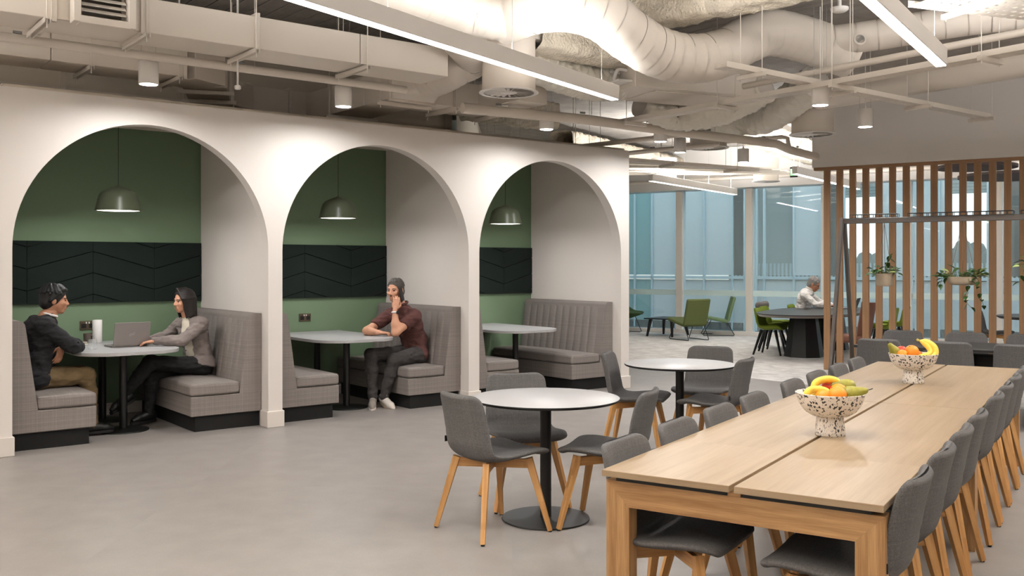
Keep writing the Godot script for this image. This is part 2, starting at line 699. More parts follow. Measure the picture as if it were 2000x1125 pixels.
# ---------------------------------------------------------------- bodies: tapered capsules joined by a smooth minimum, meshed as surface nets
class Field:
	var prims := []
	var cuts := []
	var k := 0.02
	var wrinkle := 0.0
	var nz: FastNoiseLite

	func cap(a: Vector3, b: Vector3, ra: float, rb: float) -> Field:
		prims.append([0, a, b, ra, rb])
		return self

	func chain(p: Array, r: Array) -> Field:
		for i in p.size() - 1:
			cap(p[i], p[i + 1], r[i], r[i + 1])
		return self

	func ell(c: Vector3, r: Vector3, b := Basis.IDENTITY) -> Field:
		prims.append([1, c, r, b.inverse(), maxf(r.x, maxf(r.y, r.z))])
		return self

	# keep only the side of the plane that "away" points from
	func cut(at: Vector3, away: Vector3) -> Field:
		cuts.append([0, at, away.normalized()])
		return self

	func carve(c: Vector3, r: Vector3, b := Basis.IDENTITY) -> Field:
		cuts.append([1, c, r, b.inverse()])
		return self

	func into(mb, cell: float) -> void:
		var lo := Vector3.ONE * 1e9
		var hi := -lo
		for p in prims:
			var m: float = (maxf(p[3], p[4]) if p[0] == 0 else p[4]) + k + cell * 2.0
			for q in ([p[1], p[2]] if p[0] == 0 else [p[1]]):
				lo = lo.min(q - Vector3.ONE * m)
				hi = hi.max(q + Vector3.ONE * m)
		var nx := int((hi.x - lo.x) / cell) + 2
		var ny := int((hi.y - lo.y) / cell) + 2
		var nz_ := int((hi.z - lo.z) / cell) + 2
		var g := PackedFloat32Array()
		g.resize(nx * ny * nz_)
		g.fill(1.0)
		for p in prims:
			var m: float = (maxf(p[3], p[4]) if p[0] == 0 else p[4]) + k + cell * 1.5
			var a: Vector3 = p[1]
			var b: Vector3 = p[2] if p[0] == 0 else p[1]
			var l := ((a.min(b) - Vector3.ONE * m - lo) / cell).floor()
			var h := ((a.max(b) + Vector3.ONE * m - lo) / cell).ceil()
			var ab := b - a
			var len2 := maxf(ab.length_squared(), 1e-9)
			var r0: float = p[3] if p[0] == 0 else 0.0
			var r1: float = p[4] if p[0] == 0 else 0.0
			var inv: Basis = p[3] if p[0] == 1 else Basis.IDENTITY
			var rad: Vector3 = p[2] if p[0] == 1 else Vector3.ONE
			var is_cap: bool = p[0] == 0
			for z in range(maxi(int(l.z), 0), mini(int(h.z), nz_ - 1) + 1):
				for y in range(maxi(int(l.y), 0), mini(int(h.y), ny - 1) + 1):
					var at := (z * ny + y) * nx
					for x in range(maxi(int(l.x), 0), mini(int(h.x), nx - 1) + 1):
						var q := Vector3(lo.x + x * cell, lo.y + y * cell, lo.z + z * cell)
						var d := 0.0
						if is_cap:
							var t := clampf((q - a).dot(ab) / len2, 0.0, 1.0)
							d = (q - a - ab * t).length() - lerpf(r0, r1, t)
						else:
							var e := inv * (q - a)
							var k0 := (e / rad).length()
							var k1 := (e / (rad * rad)).length()
							d = k0 * (k0 - 1.0) / maxf(k1, 1e-6)
						var o := g[at + x]
						var w := maxf(k - absf(o - d), 0.0) / k
						g[at + x] = minf(o, d) - w * w * k * 0.25
		if wrinkle > 0.0:
			nz = FastNoiseLite.new()
			nz.seed = 4
			nz.frequency = 1.0
			nz.fractal_octaves = 2
			for i in g.size():
				if absf(g[i]) < 0.03:
					var x := i % nx
					var y := (i / nx) % ny
					var z := i / (nx * ny)
					g[i] += wrinkle * nz.get_noise_3d((lo.x + x * cell) * 9.0, (lo.y + y * cell) * 17.0, (lo.z + z * cell) * 9.0)
		if cuts:
			for z in nz_:
				for y in ny:
					var at := (z * ny + y) * nx
					for x in nx:
						if g[at + x] > 0.2:
							continue
						var q := Vector3(lo.x + x * cell, lo.y + y * cell, lo.z + z * cell)
						for c in cuts:
							var d := 0.0
							if c[0] == 0:
								d = (q - c[1]).dot(c[2])
							else:
								var e: Vector3 = c[3] * (q - c[1])
								var k0: float = (e / c[2]).length()
								var k1: float = (e / (c[2] * c[2])).length()
								d = -k0 * (k0 - 1.0) / maxf(k1, 1e-6)
							g[at + x] = maxf(g[at + x], d)
		# surface nets
		var id := PackedInt32Array()
		id.resize(nx * ny * nz_)
		id.fill(-1)
		var sx := 1
		var sy := nx
		var sz := nx * ny
		var base: int = mb.v.size()
		for z in nz_ - 1:
			for y in ny - 1:
				var at := (z * ny + y) * nx
				for x in nx - 1:
					var i := at + x
					if absf(g[i]) > cell * 2.0:
						continue
					var c := [g[i], g[i + 1], g[i + sy], g[i + sy + 1], g[i + sz], g[i + sz + 1], g[i + sz + sy], g[i + sz + sy + 1]]
					var inside := 0
					for q in 8:
						if c[q] < 0.0:
							inside += 1
					if inside == 0 or inside == 8:
						continue
					var sum := Vector3.ZERO
					var cnt := 0
					for e in [[0, 1], [2, 3], [4, 5], [6, 7], [0, 2], [1, 3], [4, 6], [5, 7], [0, 4], [1, 5], [2, 6], [3, 7]]:
						var a: float = c[e[0]]
						var b: float = c[e[1]]
						if (a < 0.0) != (b < 0.0):
							var t := a / (a - b)
							var e0: int = e[0]
							var e1: int = e[1]
							sum += Vector3(e0 & 1, (e0 >> 1) & 1, e0 >> 2).lerp(Vector3(e1 & 1, (e1 >> 1) & 1, e1 >> 2), t)
							cnt += 1
					id[i] = mb.v.size()
					mb.v.append(lo + (Vector3(x, y, z) + sum / cnt) * cell)
					mb.n.append(Vector3(c[1] + c[3] + c[5] + c[7] - c[0] - c[2] - c[4] - c[6], c[2] + c[3] + c[6] + c[7] - c[0] - c[1] - c[4] - c[5], c[4] + c[5] + c[6] + c[7] - c[0] - c[1] - c[2] - c[3]).normalized())
					mb.uv.append(Vector2.ZERO)
		for z in range(1, nz_ - 1):
			for y in range(1, ny - 1):
				var at := (z * ny + y) * nx
				for x in range(1, nx - 1):
					var i := at + x
					if id[i] < 0:
						continue
					var s: bool = g[i] < 0.0
					for e in [[sx, sy, sz], [sy, sz, sx], [sz, sx, sy]]:
						if s == (g[i + e[0]] < 0.0):
							continue
						var p0 := id[i]
						var p1 := id[i - e[1]]
						var p2 := id[i - e[1] - e[2]]
						var p3 := id[i - e[2]]
						if p1 < 0 or p2 < 0 or p3 < 0:
							continue
						if s:
							mb.ix.append_array([p0, p2, p1, p0, p3, p2])
						else:
							mb.ix.append_array([p0, p1, p2, p0, p2, p3])


func field(k := 0.02) -> Field:
	var f := Field.new()
	f.k = k
	return f


# head: +z is where the face points, origin between the ears
func head_into(mb: MB, h: Transform3D, s := 1.0) -> void:
	var f := field(0.014 * s)
	var b := h.basis
	var p := func(x: float, y: float, z: float) -> Vector3: return h * (Vector3(x, y, z) * s)
	f.ell(p.call(0, 0.035, -0.012), Vector3(0.074, 0.084, 0.096) * s, b)
	f.ell(p.call(0, -0.03, 0.022), Vector3(0.060, 0.080, 0.070) * s, b)
	f.ell(p.call(0, -0.088, 0.052), Vector3(0.033, 0.024, 0.030) * s, b)
	f.cap(p.call(-0.034, 0.022, 0.076), p.call(0.034, 0.022, 0.076), 0.011 * s, 0.011 * s)
	f.cap(p.call(0, 0.012, 0.084), p.call(0, -0.026, 0.103), 0.007 * s, 0.011 * s)
	f.cap(p.call(-0.011, -0.031, 0.092), p.call(0.011, -0.031, 0.092), 0.008 * s, 0.008 * s)
	for q in [-1.0, 1.0]:
		f.ell(p.call(q * 0.038, -0.022, 0.064), Vector3(0.024, 0.024, 0.022) * s, b)
		f.ell(p.call(q * 0.076, -0.004, -0.008), Vector3(0.010, 0.031, 0.020) * s, b)
	f.cap(p.call(-0.018, -0.054, 0.086), p.call(0.018, -0.054, 0.086), 0.006 * s, 0.006 * s)
	f.cap(p.call(-0.015, -0.066, 0.084), p.call(0.015, -0.066, 0.084), 0.007 * s, 0.007 * s)
	f.cap(p.call(0, -0.05, -0.02), p.call(0, -0.15, -0.035), 0.053 * s, 0.056 * s)
	f.into(mb, 0.0055)


func face_parts(o: Node3D, h: Transform3D, hair: Material, s := 1.0) -> void:
	for q in [-1.0, 1.0]:
		part(o, "eye", MB.new().ball(h * (Vector3(q * 0.031, 0.004, 0.0815) * s), Vector3(0.013, 0.006, 0.006) * s, h.basis, 6, 10), M.eye)
		part(o, "eyebrow", MB.new().tube(PackedVector3Array([h * (Vector3(q * 0.014, 0.022, 0.089) * s), h * (Vector3(q * 0.032, 0.027, 0.085) * s), h * (Vector3(q * 0.05, 0.020, 0.074) * s)]), 0.0042 * s, 6), hair)
	part(o, "lips", MB.new().tube(PackedVector3Array([h * (Vector3(-0.02, -0.060, 0.088) * s), h * (Vector3(0, -0.058, 0.0945) * s), h * (Vector3(0.02, -0.060, 0.088) * s)]), 0.0045 * s, 6), M.lips)


# hand: wrist at the origin, fingers along +z, palm towards -y, thumb on the side given; curl in radians for each joint
func hand_into(mb: MB, h: Transform3D, thumb: float, curl := 0.35, s := 1.0) -> void:
	var f := field(0.007)
	var p := func(v: Vector3) -> Vector3: return h * (v * s)
	f.ell(p.call(Vector3(0, 0, 0.048)), Vector3(0.040, 0.016, 0.052) * s, h.basis)
	f.cap(p.call(Vector3(0, 0, -0.03)), p.call(Vector3(0, 0, 0.02)), 0.026 * s, 0.024 * s)
	var lens := [0.066, 0.078, 0.072, 0.055]
	for k in 4:
		var x: float = thumb * (0.029 - 0.0195 * k)
		var a := Vector3(x, 0.002, 0.086)
		var seg: float = lens[k] / 3.0
		var ang := curl * 0.6
		var r := 0.0092
		for j in 3:
			var b := a + Vector3(0, -sin(ang), cos(ang)) * seg * (1.2 if j == 0 else 0.95)
			f.cap(p.call(a), p.call(b), r * s, (r - 0.001) * s)
			a = b
			ang += curl
			r -= 0.001
	var t0 := Vector3(thumb * 0.030, -0.004, 0.024)
	var t1 := Vector3(thumb * 0.056, -0.016, 0.056)
	var t2 := Vector3(thumb * 0.057, -0.026, 0.084)
	f.cap(p.call(t0), p.call(t1), 0.013 * s, 0.0105 * s)
	f.cap(p.call(t1), p.call(t2), 0.0105 * s, 0.0085 * s)
	f.into(mb, 0.0045)


func look(at: Vector3, forward: Vector3, up := Vector3.UP) -> Transform3D:
	var z := forward.normalized()
	var x := up.cross(z).normalized()
	return Transform3D(Basis(x, z.cross(x), z), at)


func shoe(o: Node3D, ankle: Vector3, toe_dir: Vector3, up: Vector3, upper: Material, sole: Material) -> void:
	var h := look(ankle, toe_dir, up)
	var p := func(x: float, y: float, z: float) -> Vector3: return h * Vector3(x, y, z)
	var m := MB.new()
	var f := field(0.02)
	f.cap(p.call(0, -0.045, -0.045), p.call(0, -0.055, 0.12), 0.038, 0.036)
	f.cap(p.call(0, -0.055, 0.12), p.call(0, -0.065, 0.165), 0.040, 0.026)
	f.cap(p.call(0, -0.02, -0.03), p.call(0, -0.035, 0.06), 0.040, 0.033)
	f.cut(p.call(0, -0.078, 0), -h.basis.y)
	f.into(m, 0.009)
	var s := part(o, "shoe", m, upper)
	var outline := PackedVector2Array()
	for k in 20:
		var a := TAU * k / 20.0
		var z := 0.06 + 0.142 * sin(a)
		outline.append(Vector2(cos(a) * (0.043 if sin(a) > 0 else 0.036), z))
	part(s, "sole", MB.new().extrude(outline, 0.076, 0.101, h * Transform3D(Basis(Vector3(1, 0, 0), Vector3(0, 0, 1), Vector3(0, -1, 0)), Vector3.ZERO)), sole)


# ---------------------------------------------------------------- the scene
func _ready() -> void:
	rng.seed = 1
	var cam := Camera3D.new()
	cam.name = "camera"
	cam.projection = Camera3D.PROJECTION_FRUSTUM
	cam.near = 0.05
	cam.far = 200.0
	cam.size = 0.05 * 1125.0 / 1868.0
	cam.frustum_offset = Vector2(0, -0.05 * 43.8 / 1868.0)
	cam.position = Vector3(0, 1.54, 0)
	add_child(cam)
	cam.current = true
	var sky := ProceduralSkyMaterial.new()
	sky.sky_top_color = Color(0.80, 0.90, 0.97)
	sky.sky_horizon_color = Color(0.88, 0.95, 0.95)
	sky.ground_bottom_color = Color(0.45, 0.47, 0.45)
	sky.ground_horizon_color = Color(0.6, 0.63, 0.62)
	sky.sun_angle_max = 0.0
	var env := Environment.new()
	env.background_mode = Environment.BG_SKY
	env.sky = Sky.new()
	env.sky.sky_material = sky
	env.background_energy_multiplier = SKY
	env.tonemap_mode = Environment.TONE_MAPPER_LINEAR
	env.tonemap_exposure = EXPOSURE
	env.sdfgi_enabled = true
	env.ssao_enabled = true
	env.ssil_enabled = true
	var we := WorldEnvironment.new()
	we.name = "environment"
	we.environment = env
	add_child(we)
	make_materials()
	build_shell()
	build_lights()
	build_booths()
	build_outside()
	build_services()
	build_tables()
	build_lounge()
	build_planters()
	build_people()


const SKY := 2.0
const EXPOSURE := 1.42
const E_LINEAR_DOWN := 0.85
const E_LINEAR_UP := 19.0
const E_SPOT := 1.95
const E_PENDANT := 0.85
const WARM := Color(1.0, 0.993, 0.988)


func lamp_area(parent: Node3D, at: Vector3, b: Basis, size: Vector2, energy: float, color := WARM) -> void:
	var l := AreaLight3D.new()
	l.name = "area_light"
	l.area_size = size
	l.light_energy = energy
	l.light_color = color
	l.shadow_enabled = true
	l.area_range = 30.0
	l.transform = Transform3D(b, at)
	parent.add_child(l, true)


func linear_light(a: Vector3, b: Vector3, label: String, k := 1.0, k_up := 1.0) -> void:
	var d := b - a
	var length := d.length()
	var yaw := atan2(-d.z, d.x)
	var t := thing("linear_light", label, "light", a, yaw, "suspended linear lights")
	# local x runs along the fitting; its underside is at y 0
	part(t, "housing", MB.new().box(Vector3(length * 0.5, 0.067, 0), Vector3(length, 0.122, 0.085), 0.003), M.light_body)
	part(t, "diffuser", MB.new().box(Vector3(length * 0.5, 0.003, 0), Vector3(length - 0.01, 0.006, 0.068)), M.lit)
	part(t, "uplight_diffuser", MB.new().box(Vector3(length * 0.5, 0.129, 0), Vector3(length - 0.01, 0.004, 0.06)), M.lit)
	var n := int(length / 1.3) + 1
	for i in n:
		var x := lerpf(0.25, length - 0.25, float(i) / maxi(n - 1, 1))
		part(t, "hanger_wire", MB.new().rod(Vector3(x, 0.13, 0), Vector3(x, 4.118 - a.y, 0), 0.002, 5), M.steel)
	var down := Basis(Vector3(1, 0, 0), Vector3(0, 0, -1), Vector3(0, 1, 0))
	var up := Basis(Vector3(1, 0, 0), Vector3(0, 0, 1), Vector3(0, -1, 0))
	lamp_area(t, Vector3(length * 0.5, -0.004, 0), down, Vector2(length, 0.066), E_LINEAR_DOWN * k * length / 6.0)
	lamp_area(t, Vector3(length * 0.5, 0.136, 0), up, Vector2(length, 0.058), E_LINEAR_UP * k * k_up * length / 6.0)


var downlight0: Node3D


func downlight(x: float, z: float, label: String, top := 3.9) -> void:
	var t: Node3D
	if downlight0 == null:
		t = thing("pendant_downlight", label, "light", Vector3(x, 3.0, z), 0.0, "white cylinder downlights")
		downlight0 = t
		part(t, "canister", MB.new().lathe([Vector2(0.0665, 0.019), Vector2(0.068, 0.0), Vector2(0.074, 0.0), Vector2(0.0775, 0.004), Vector2(0.0775, 0.184), Vector2(0.074, 0.188), Vector2(0.0, 0.188)], 28), M.white_paint)
		part(t, "lens", MB.new().lathe([Vector2(0.0, 0.017), Vector2(0.0665, 0.017)], 24), M.lit_spot)
		part(t, "cable_gland", MB.new().lathe([Vector2(0.012, 0.186), Vector2(0.012, 0.21), Vector2(0.006, 0.225), Vector2(0.0, 0.225)], 10), M.white_paint)
		part(t, "cable", MB.new().rod(Vector3(0, 0.22, 0), Vector3(0, top - 3.0, 0), 0.0035, 6), M.white_paint)
		for k in 2:
			part(t, "suspension_wire", MB.new().rod(Vector3(0.058 - 0.116 * k, 0.186, 0), Vector3(0.058 - 0.116 * k, top - 3.0, 0), 0.0013, 5), M.steel)
		lamp_area(t, Vector3(0, 0.014, 0), Basis(Vector3(1, 0, 0), Vector3(0, 0, -1), Vector3(0, 1, 0)), Vector2(0.10, 0.10), E_SPOT)
	else:
		copy(downlight0, Vector3(x, 3.0, z), 0.0, label)


func build_lights() -> void:
	linear_light(Vector3(-2.45, 3.0, -3.4), Vector3(0.91, 3.0, -8.45), "long linear light hung before the arches, under the round duct", 1.0, 0.28)
	linear_light(Vector3(-0.20, 3.0, -2.1), Vector3(3.15, 3.0, -7.02), "linear light hung above the long oak table", 1.0, 0.6)
	linear_light(Vector3(2.40, 3.0, -16.56), Vector3(4.62, 3.0, -19.78), "short linear light hung over the green lounge chairs", 3.0, 0.45)
	linear_light(Vector3(4.51, 3.0, -15.26), Vector3(6.64, 3.0, -18.34), "short linear light hung over the oval black table", 3.0, 0.45)
	linear_light(Vector3(7.6, 3.0, -13.6), Vector3(9.75, 3.0, -16.7), "unseen short linear light hung behind the slatted screen", 1.6)  # out of view behind the bulkhead, lights the space past the screen
	linear_light(Vector3(4.4, 3.0, -2.6), Vector3(7.5, 3.0, -7.2), "unseen linear light across the long table from the booths, lighting the bulkhead", 1.5, 3.4)  # out of view, placed to light the bulkhead and the ceiling beside it
	linear_light(Vector3(-7.2, 3.0, -1.0), Vector3(-4.65, 3.0, -4.8), "unseen linear light before the first arch, lighting the left ceiling and ducts", 0.7, 10.0)  # out of view, strong upward output brightens the ducts above the booths
	linear_light(Vector3(-3.6, 3.0, 2.2), Vector3(-1.4, 3.0, -1.1), "unseen linear light over the floor behind the long table, lighting the ceiling", 1.0, 3.2)  # unseen, behind the camera; placed for light bounced off the ceiling
	linear_light(Vector3(0.4, 3.0, 2.6), Vector3(2.6, 3.0, -0.7), "unseen linear light before the near end of the long table, lighting the ceiling", 1.0, 3.2)  # unseen companion of the one above, also placed to brighten the ceiling
	for p in [[-2.93, -7.71, "before the first arch"], [-1.55, -8.79, "before the pier right of the two talking people"], [0.37, -10.26, "before the third arch"], [1.75, -11.28, "before the end pier of the arched wall"]]:
		downlight(p[0], p[1], "unseen white cylinder downlight hung " + p[2])
	downlight(2.17, -12.36, "white cylinder downlight hung beyond the end of the arched wall")
	downlight(3.27, -13.52, "white cylinder downlight hung before the slatted screen's end post")
	downlight(2.81, -8.72, "white cylinder downlight hung under the crossing of cable trays")
	downlight(3.72, -10.07, "white cylinder downlight hung before the plain bulkhead over the screen")
	for p in [[4.9, -8.4, "beside the wide cable tray"], [4.2, -6.6, "beyond the side chairs of the long table"], [0.9, -4.4, "over the near end of the long table"], [-0.6, -4.4, "over the open floor by the near round table"]]:  # these four hang out of view, placed to light floor and furniture
		downlight(p[0], p[1], "unseen white cylinder downlight hung " + p[2])


# ---------------------------------------------------------------- floor, walls, ceiling
func wall_between(called: String, a: Vector3, b: Vector3, y0: float, y1: float, thick: float, m: Material) -> void:
	var d := b - a
	var yaw := atan2(-d.z, d.x)
	struct(called, MB.new().box(Vector3(d.length() * 0.5, (y0 + y1) * 0.5, -thick * 0.5), Vector3(d.length(), y1 - y0, thick)), m, a, yaw)


func flat_poly(pts: Array, y0: float, y1: float) -> MB:
	var q := PackedVector2Array()
	for p in pts:
		q.append(Vector2(p.x, -p.z))
	if Geometry2D.is_polygon_clockwise(q):
		q.reverse()
	return MB.new().extrude(q, y0, y1, Transform3D(Basis(Vector3(1, 0, 0), Vector3(0, 0, -1), Vector3(0, 1, 0)), Vector3.ZERO))


const LW := 17.27
const TOP := 4.15


func build_shell() -> void:
	var p1 := pa(-8, 1.8)
	var p2 := pa(5.6, 1.8)
	var p4 := pt(-12, LW)
	var p5 := pt(9, LW)
	var p6 := pt(9, -8)
	var p7 := pt(-10.3, -8)
	var all := [p1, p2, p4, p5, p6, p7]
	var seam_a := pa(9.05, 14)
	var seam_b := pa(9.05, -14)
	var clipped := func(keep_far: bool) -> Array:
		# the carpet starts along a seam square to the booth wall
		var poly := PackedVector2Array()
		for p in all:
			poly.append(Vector2(p.x, p.z))
		var dir := Vector3(0.78780, 0, -0.61594)
		var far := dir * (30.0 if keep_far else -30.0)
		var cutter := PackedVector2Array()
		for p in [seam_a, seam_b, seam_b + far, seam_a + far]:
			cutter.append(Vector2(p.x, p.z))
		var got := Geometry2D.intersect_polygons(poly, cutter)
		var o := []
		for q in got[0]:
			o.append(Vector3(q.x, 0, q.y))
		return o
	struct("floor", flat_poly(clipped.call(false), -0.15, 0.0), M.floor)
	struct("floor", flat_poly(clipped.call(true), -0.15, 0.0), M.carpet)
	var ceiling := struct("ceiling", flat_poly(all, TOP, TOP + 0.2), M.slab)
	# ribbed deck under the slab above the booths
	var rib := MB.new().box(Vector3.ZERO, Vector3(0.186, 0.03, 7.0), 0.006).mesh()
	for k in 46:
		var o := part(ceiling, "deck_panel", rib, M.slab, pa(-2.0 + k * 0.2, -1.2, TOP - 0.015), Basis(Vector3.UP, YA))
		o.set_meta("label", "grey ceiling deck panel")
	wall_between("wall_far_left", p4, p2, 0.0, TOP, -0.15, M.beige)
	wall_between("wall_right", p6, p5, 0.0, TOP, -0.15, M.wall)
	wall_between("wall_rear", p7, p6, 0.0, TOP, -0.15, M.wall)
	wall_between("wall_left", p7, p1, 0.0, TOP, 0.15, M.wall)
	# wall over the window, dropped beam
	struct("wall_window_head", MB.new().box(Vector3(-1.5, 3.70, -LW), Vector3(21, 0.90, 0.5), 0.004), M.white_paint, OT, YT)
	# bulkhead above the slatted screen
	struct("wall_bulkhead", MB.new().box(Vector3(3.41, (2.995 + TOP) * 0.5, -11.17), Vector3(11.18, TOP - 2.995, 0.22), 0.004), M.wall, OT, YT)


# ---------------------------------------------------------------- booths
const PITCH := 2.333
const ARCH_W := 2.19
const BACK_V := 1.8


func build_booths() -> void:
	# arched front: one outline, u to the right, y up
	var o := PackedVector2Array()
	o.append(Vector2(-3.0, 2.985))
	o.append(Vector2(-3.0, 0.0))
	for k in 3:
		var c := Vector2(k * PITCH + ARCH_W * 0.5, 1.68)
		o.append(Vector2(c.x - ARCH_W * 0.5, 0.0))
		var a := arc2(c, ARCH_W * 0.5, PI, 0.0, 48)
		o.append_array(a)
		o.append(Vector2(c.x + ARCH_W * 0.5, 0.0))
	o.append(Vector2(2 * PITCH + ARCH_W + 0.14, 0.0))
	o.append(Vector2(2 * PITCH + ARCH_W + 0.14, 2.985))
	struct("wall_arches", MB.new().extrude(o, -0.155, -0.015, Transform3D.IDENTITY, 0.8), M.wall, OA, YA)
	# baseboards wrap each pier
	var n := 0
	for p in [[-3.0, 0.0], [ARCH_W, PITCH], [PITCH + ARCH_W, 2 * PITCH], [2 * PITCH + ARCH_W, 2 * PITCH + ARCH_W + 0.14]]:
		n += 1
		var w: float = p[1] - p[0] + 0.03
		struct("baseboard_pier_%d" % n, MB.new().box(Vector3((p[0] + p[1]) * 0.5, 0.0775, -0.085), Vector3(w, 0.155, 0.17), 0.004), M.skirt, OA, YA)
	# partitions, green back wall, ceilings
	struct("wall_partition", MB.new().box(Vector3(-0.07, 1.49, -0.97), Vector3(0.14, 2.98, 1.64)), M.wall, OA, YA)
	for k in 3:
		var u := k * PITCH + ARCH_W
		struct("wall_partition", MB.new().box(Vector3(u + 0.0715, 1.49, -0.975), Vector3(0.143, 2.98, 1.64)), M.wall, OA, YA)
	struct("wall_green", MB.new().box(Vector3(3.5, 1.49, -BACK_V - 0.05), Vector3(7.0, 2.98, 0.1)), M.green_wall, OA, YA)
	struct("wall_back", MB.new().box(Vector3(-1.2, TOP * 0.5, -BACK_V - 0.2), Vector3(13.6, TOP, 0.19)), M.beige, OA, YA)
	struct("ceiling", MB.new().box(Vector3(3.5, 3.0, -0.98), Vector3(7.1, 0.06, 1.66)), M.beige, OA, YA)
	struct("baseboard_back", MB.new().box(Vector3(3.5, 0.06, -BACK_V + 0.008), Vector3(6.98, 0.12, 0.016), 0.003), M.skirt, OA, YA)
	var who := ["booth where two people talk", "booth of the man on the phone", "empty booth"]
	for k in 3:
		booth(k * PITCH, who[k])


func booth(u0: float, who: String) -> void:
	bench(u0, 0, who)
	bench(u0 + ARCH_W, 1, who)
	# table with a rounded end
	var t := thing("booth_table", "pale grey laminate table with rounded end in the " + who, "table", pa(u0 + 1.065, 0), YA)
	var hw := 0.465
	var f := 0.27
	var q := PackedVector2Array()
	q.append(Vector2(-hw, 1.785))
	q.append(Vector2(-hw, f + 0.42))
	for j in 15:
		var a := PI + PI * 0.5 * j / 14.0
		q.append(Vector2(-hw + 0.31 + 0.31 * cos(a), f + 0.36 + 0.36 * sin(a)))
	for j in 15:
		var a := PI * 1.5 + PI * 0.5 * j / 14.0
		q.append(Vector2(hw - 0.31 + 0.31 * cos(a), f + 0.36 + 0.36 * sin(a)))
	q.append(Vector2(hw, 1.785))
	var flat := Transform3D(Basis(Vector3(1, 0, 0), Vector3(0, 0, -1), Vector3(0, 1, 0)), Vector3.ZERO)
	part(t, "table_top", MB.new().extrude(q, 0.740, 0.765, flat), M.laminate)
	var e := PackedVector2Array()
	for p in q:
		e.append(Vector2(p.x * 0.995, 1.0 + (p.y - 1.0) * 0.995))
	part(t, "underside", MB.new().extrude(e, 0.736, 0.740, flat), M.laminate_edge)
	for v in [0.72, 1.42]:
		part(t, "column", MB.new().lathe([Vector2(0.036, 0.012), Vector2(0.036, 0.728)], 24, Vector3(0, 0, -v)), M.black)
		part(t, "base_disc", MB.new().lathe([Vector2(0.0, 0.0), Vector2(0.225, 0.0), Vector2(0.23, 0.004), Vector2(0.228, 0.010), Vector2(0.05, 0.022), Vector2(0.0, 0.022)], 40, Vector3(0, 0, -v)), M.black)
		part(t, "top_plate", MB.new().box(Vector3(0, 0.731, -v), Vector3(0.3, 0.010, 0.3), 0.002), M.black)
	# felt tiles
	var row := thing("felt_wall_covering", "dark green felt wall covering in the " + who, "wall panel", pa(u0, BACK_V, 1.16), YA)
	var cuts := [0.004, 0.452, 1.066, 1.680, ARCH_W - 0.004]
	if u0 > 1.0:
		cuts = [0.004, 0.466, 1.079, 1.690, ARCH_W - 0.004]
	for j in 4:
		part(row, "felt_tile", felt_tile(cuts[j] + 0.002, cuts[j + 1] - 0.002, j, cuts), M.felt)
	# pendant lamp
	var lamp := thing("pendant_lamp", "olive green metal pendant lamp hanging in the " + who, "lamp", pa(u0 + 1.085, 0.95, 2.06), YA)
	part(lamp, "lamp_shade", MB.new().lathe([Vector2(0.196, 0.006), Vector2(0.208, 0.0), Vector2(0.212, 0.002), Vector2(0.205, 0.025), Vector2(0.186, 0.11), Vector2(0.172, 0.155), Vector2(0.150, 0.182), Vector2(0.115, 0.203), Vector2(0.06, 0.222), Vector2(0.018, 0.238), Vector2(0.006, 0.245), Vector2(0.0, 0.245)], 48), M.shade)
	part(lamp, "lamp_diffuser", MB.new().lathe([Vector2(0.0, 0.0), Vector2(0.12, 0.001), Vector2(0.198, 0.006)], 40), M.lit_pendant)
	part(lamp, "cord", MB.new().rod(Vector3(0, 0.244, 0), Vector3(0, 0.91, 0), 0.0028, 6), M.black)
	lamp_area(lamp, Vector3(0, -0.006, 0), Basis(Vector3(1, 0, 0), Vector3(0, 0, -1), Vector3(0, 1, 0)), Vector2(0.32, 0.32), E_PENDANT)
	# socket plate
	var s := thing("power_socket", "brass double power socket in the " + who, "socket", pa(u0 + (1.02 if u0 < 1.0 else 1.095), BACK_V, 0.885), YA)
	part(s, "plate", MB.new().box(Vector3(0, 0.045, 0.005), Vector3(0.150, 0.09, 0.010), 0.003), M.socket)
	for j in 2:
		var x := -0.038 + 0.076 * j
		part(s, "insert", MB.new().box(Vector3(x, 0.04, 0.0105), Vector3(0.048, 0.045, 0.003), 0.001), M.black)
		part(s, "switch", MB.new().box(Vector3(x * 0.35, 0.072, 0.012), Vector3(0.012, 0.018, 0.006), 0.001), M.white_paint)


# bands between slanting grooves; the slope turns at every tile joint
func felt_tile(a: float, b: float, j: int, cuts: Array) -> MB:
	var m := MB.new()
	m.box(Vector3((a + b) * 0.5, 0.3125, 0.006), Vector3(b - a, 0.625, 0.012))
	var up := j % 2 == 0
	var full: float = 0.614
	var rise := 0.18
	var y_at := func(u: float, k: int) -> float:
		var t: float = (u - cuts[j]) / full
		if j == 0:
			t = 1.0 - (cuts[1] - u) / full
		return -0.09 + k * 0.2175 + (t if not up else 1.0 - t) * rise
	for k in range(-1, 5):
		var lo := PackedVector2Array([Vector2(a, y_at.call(a, k) + 0.004), Vector2(b, y_at.call(b, k) + 0.004), Vector2(b, y_at.call(b, k + 1) - 0.004), Vector2(a, y_at.call(a, k + 1) - 0.004)])
		var frame := PackedVector2Array([Vector2(a, 0), Vector2(b, 0), Vector2(b, 0.625), Vector2(a, 0.625)])
		for p in Geometry2D.intersect_polygons(lo, frame):
			var q: PackedVector2Array = p
			if Geometry2D.is_polygon_clockwise(q):
				q.reverse()
			m.extrude(q, 0.01, 0.034)
	return m


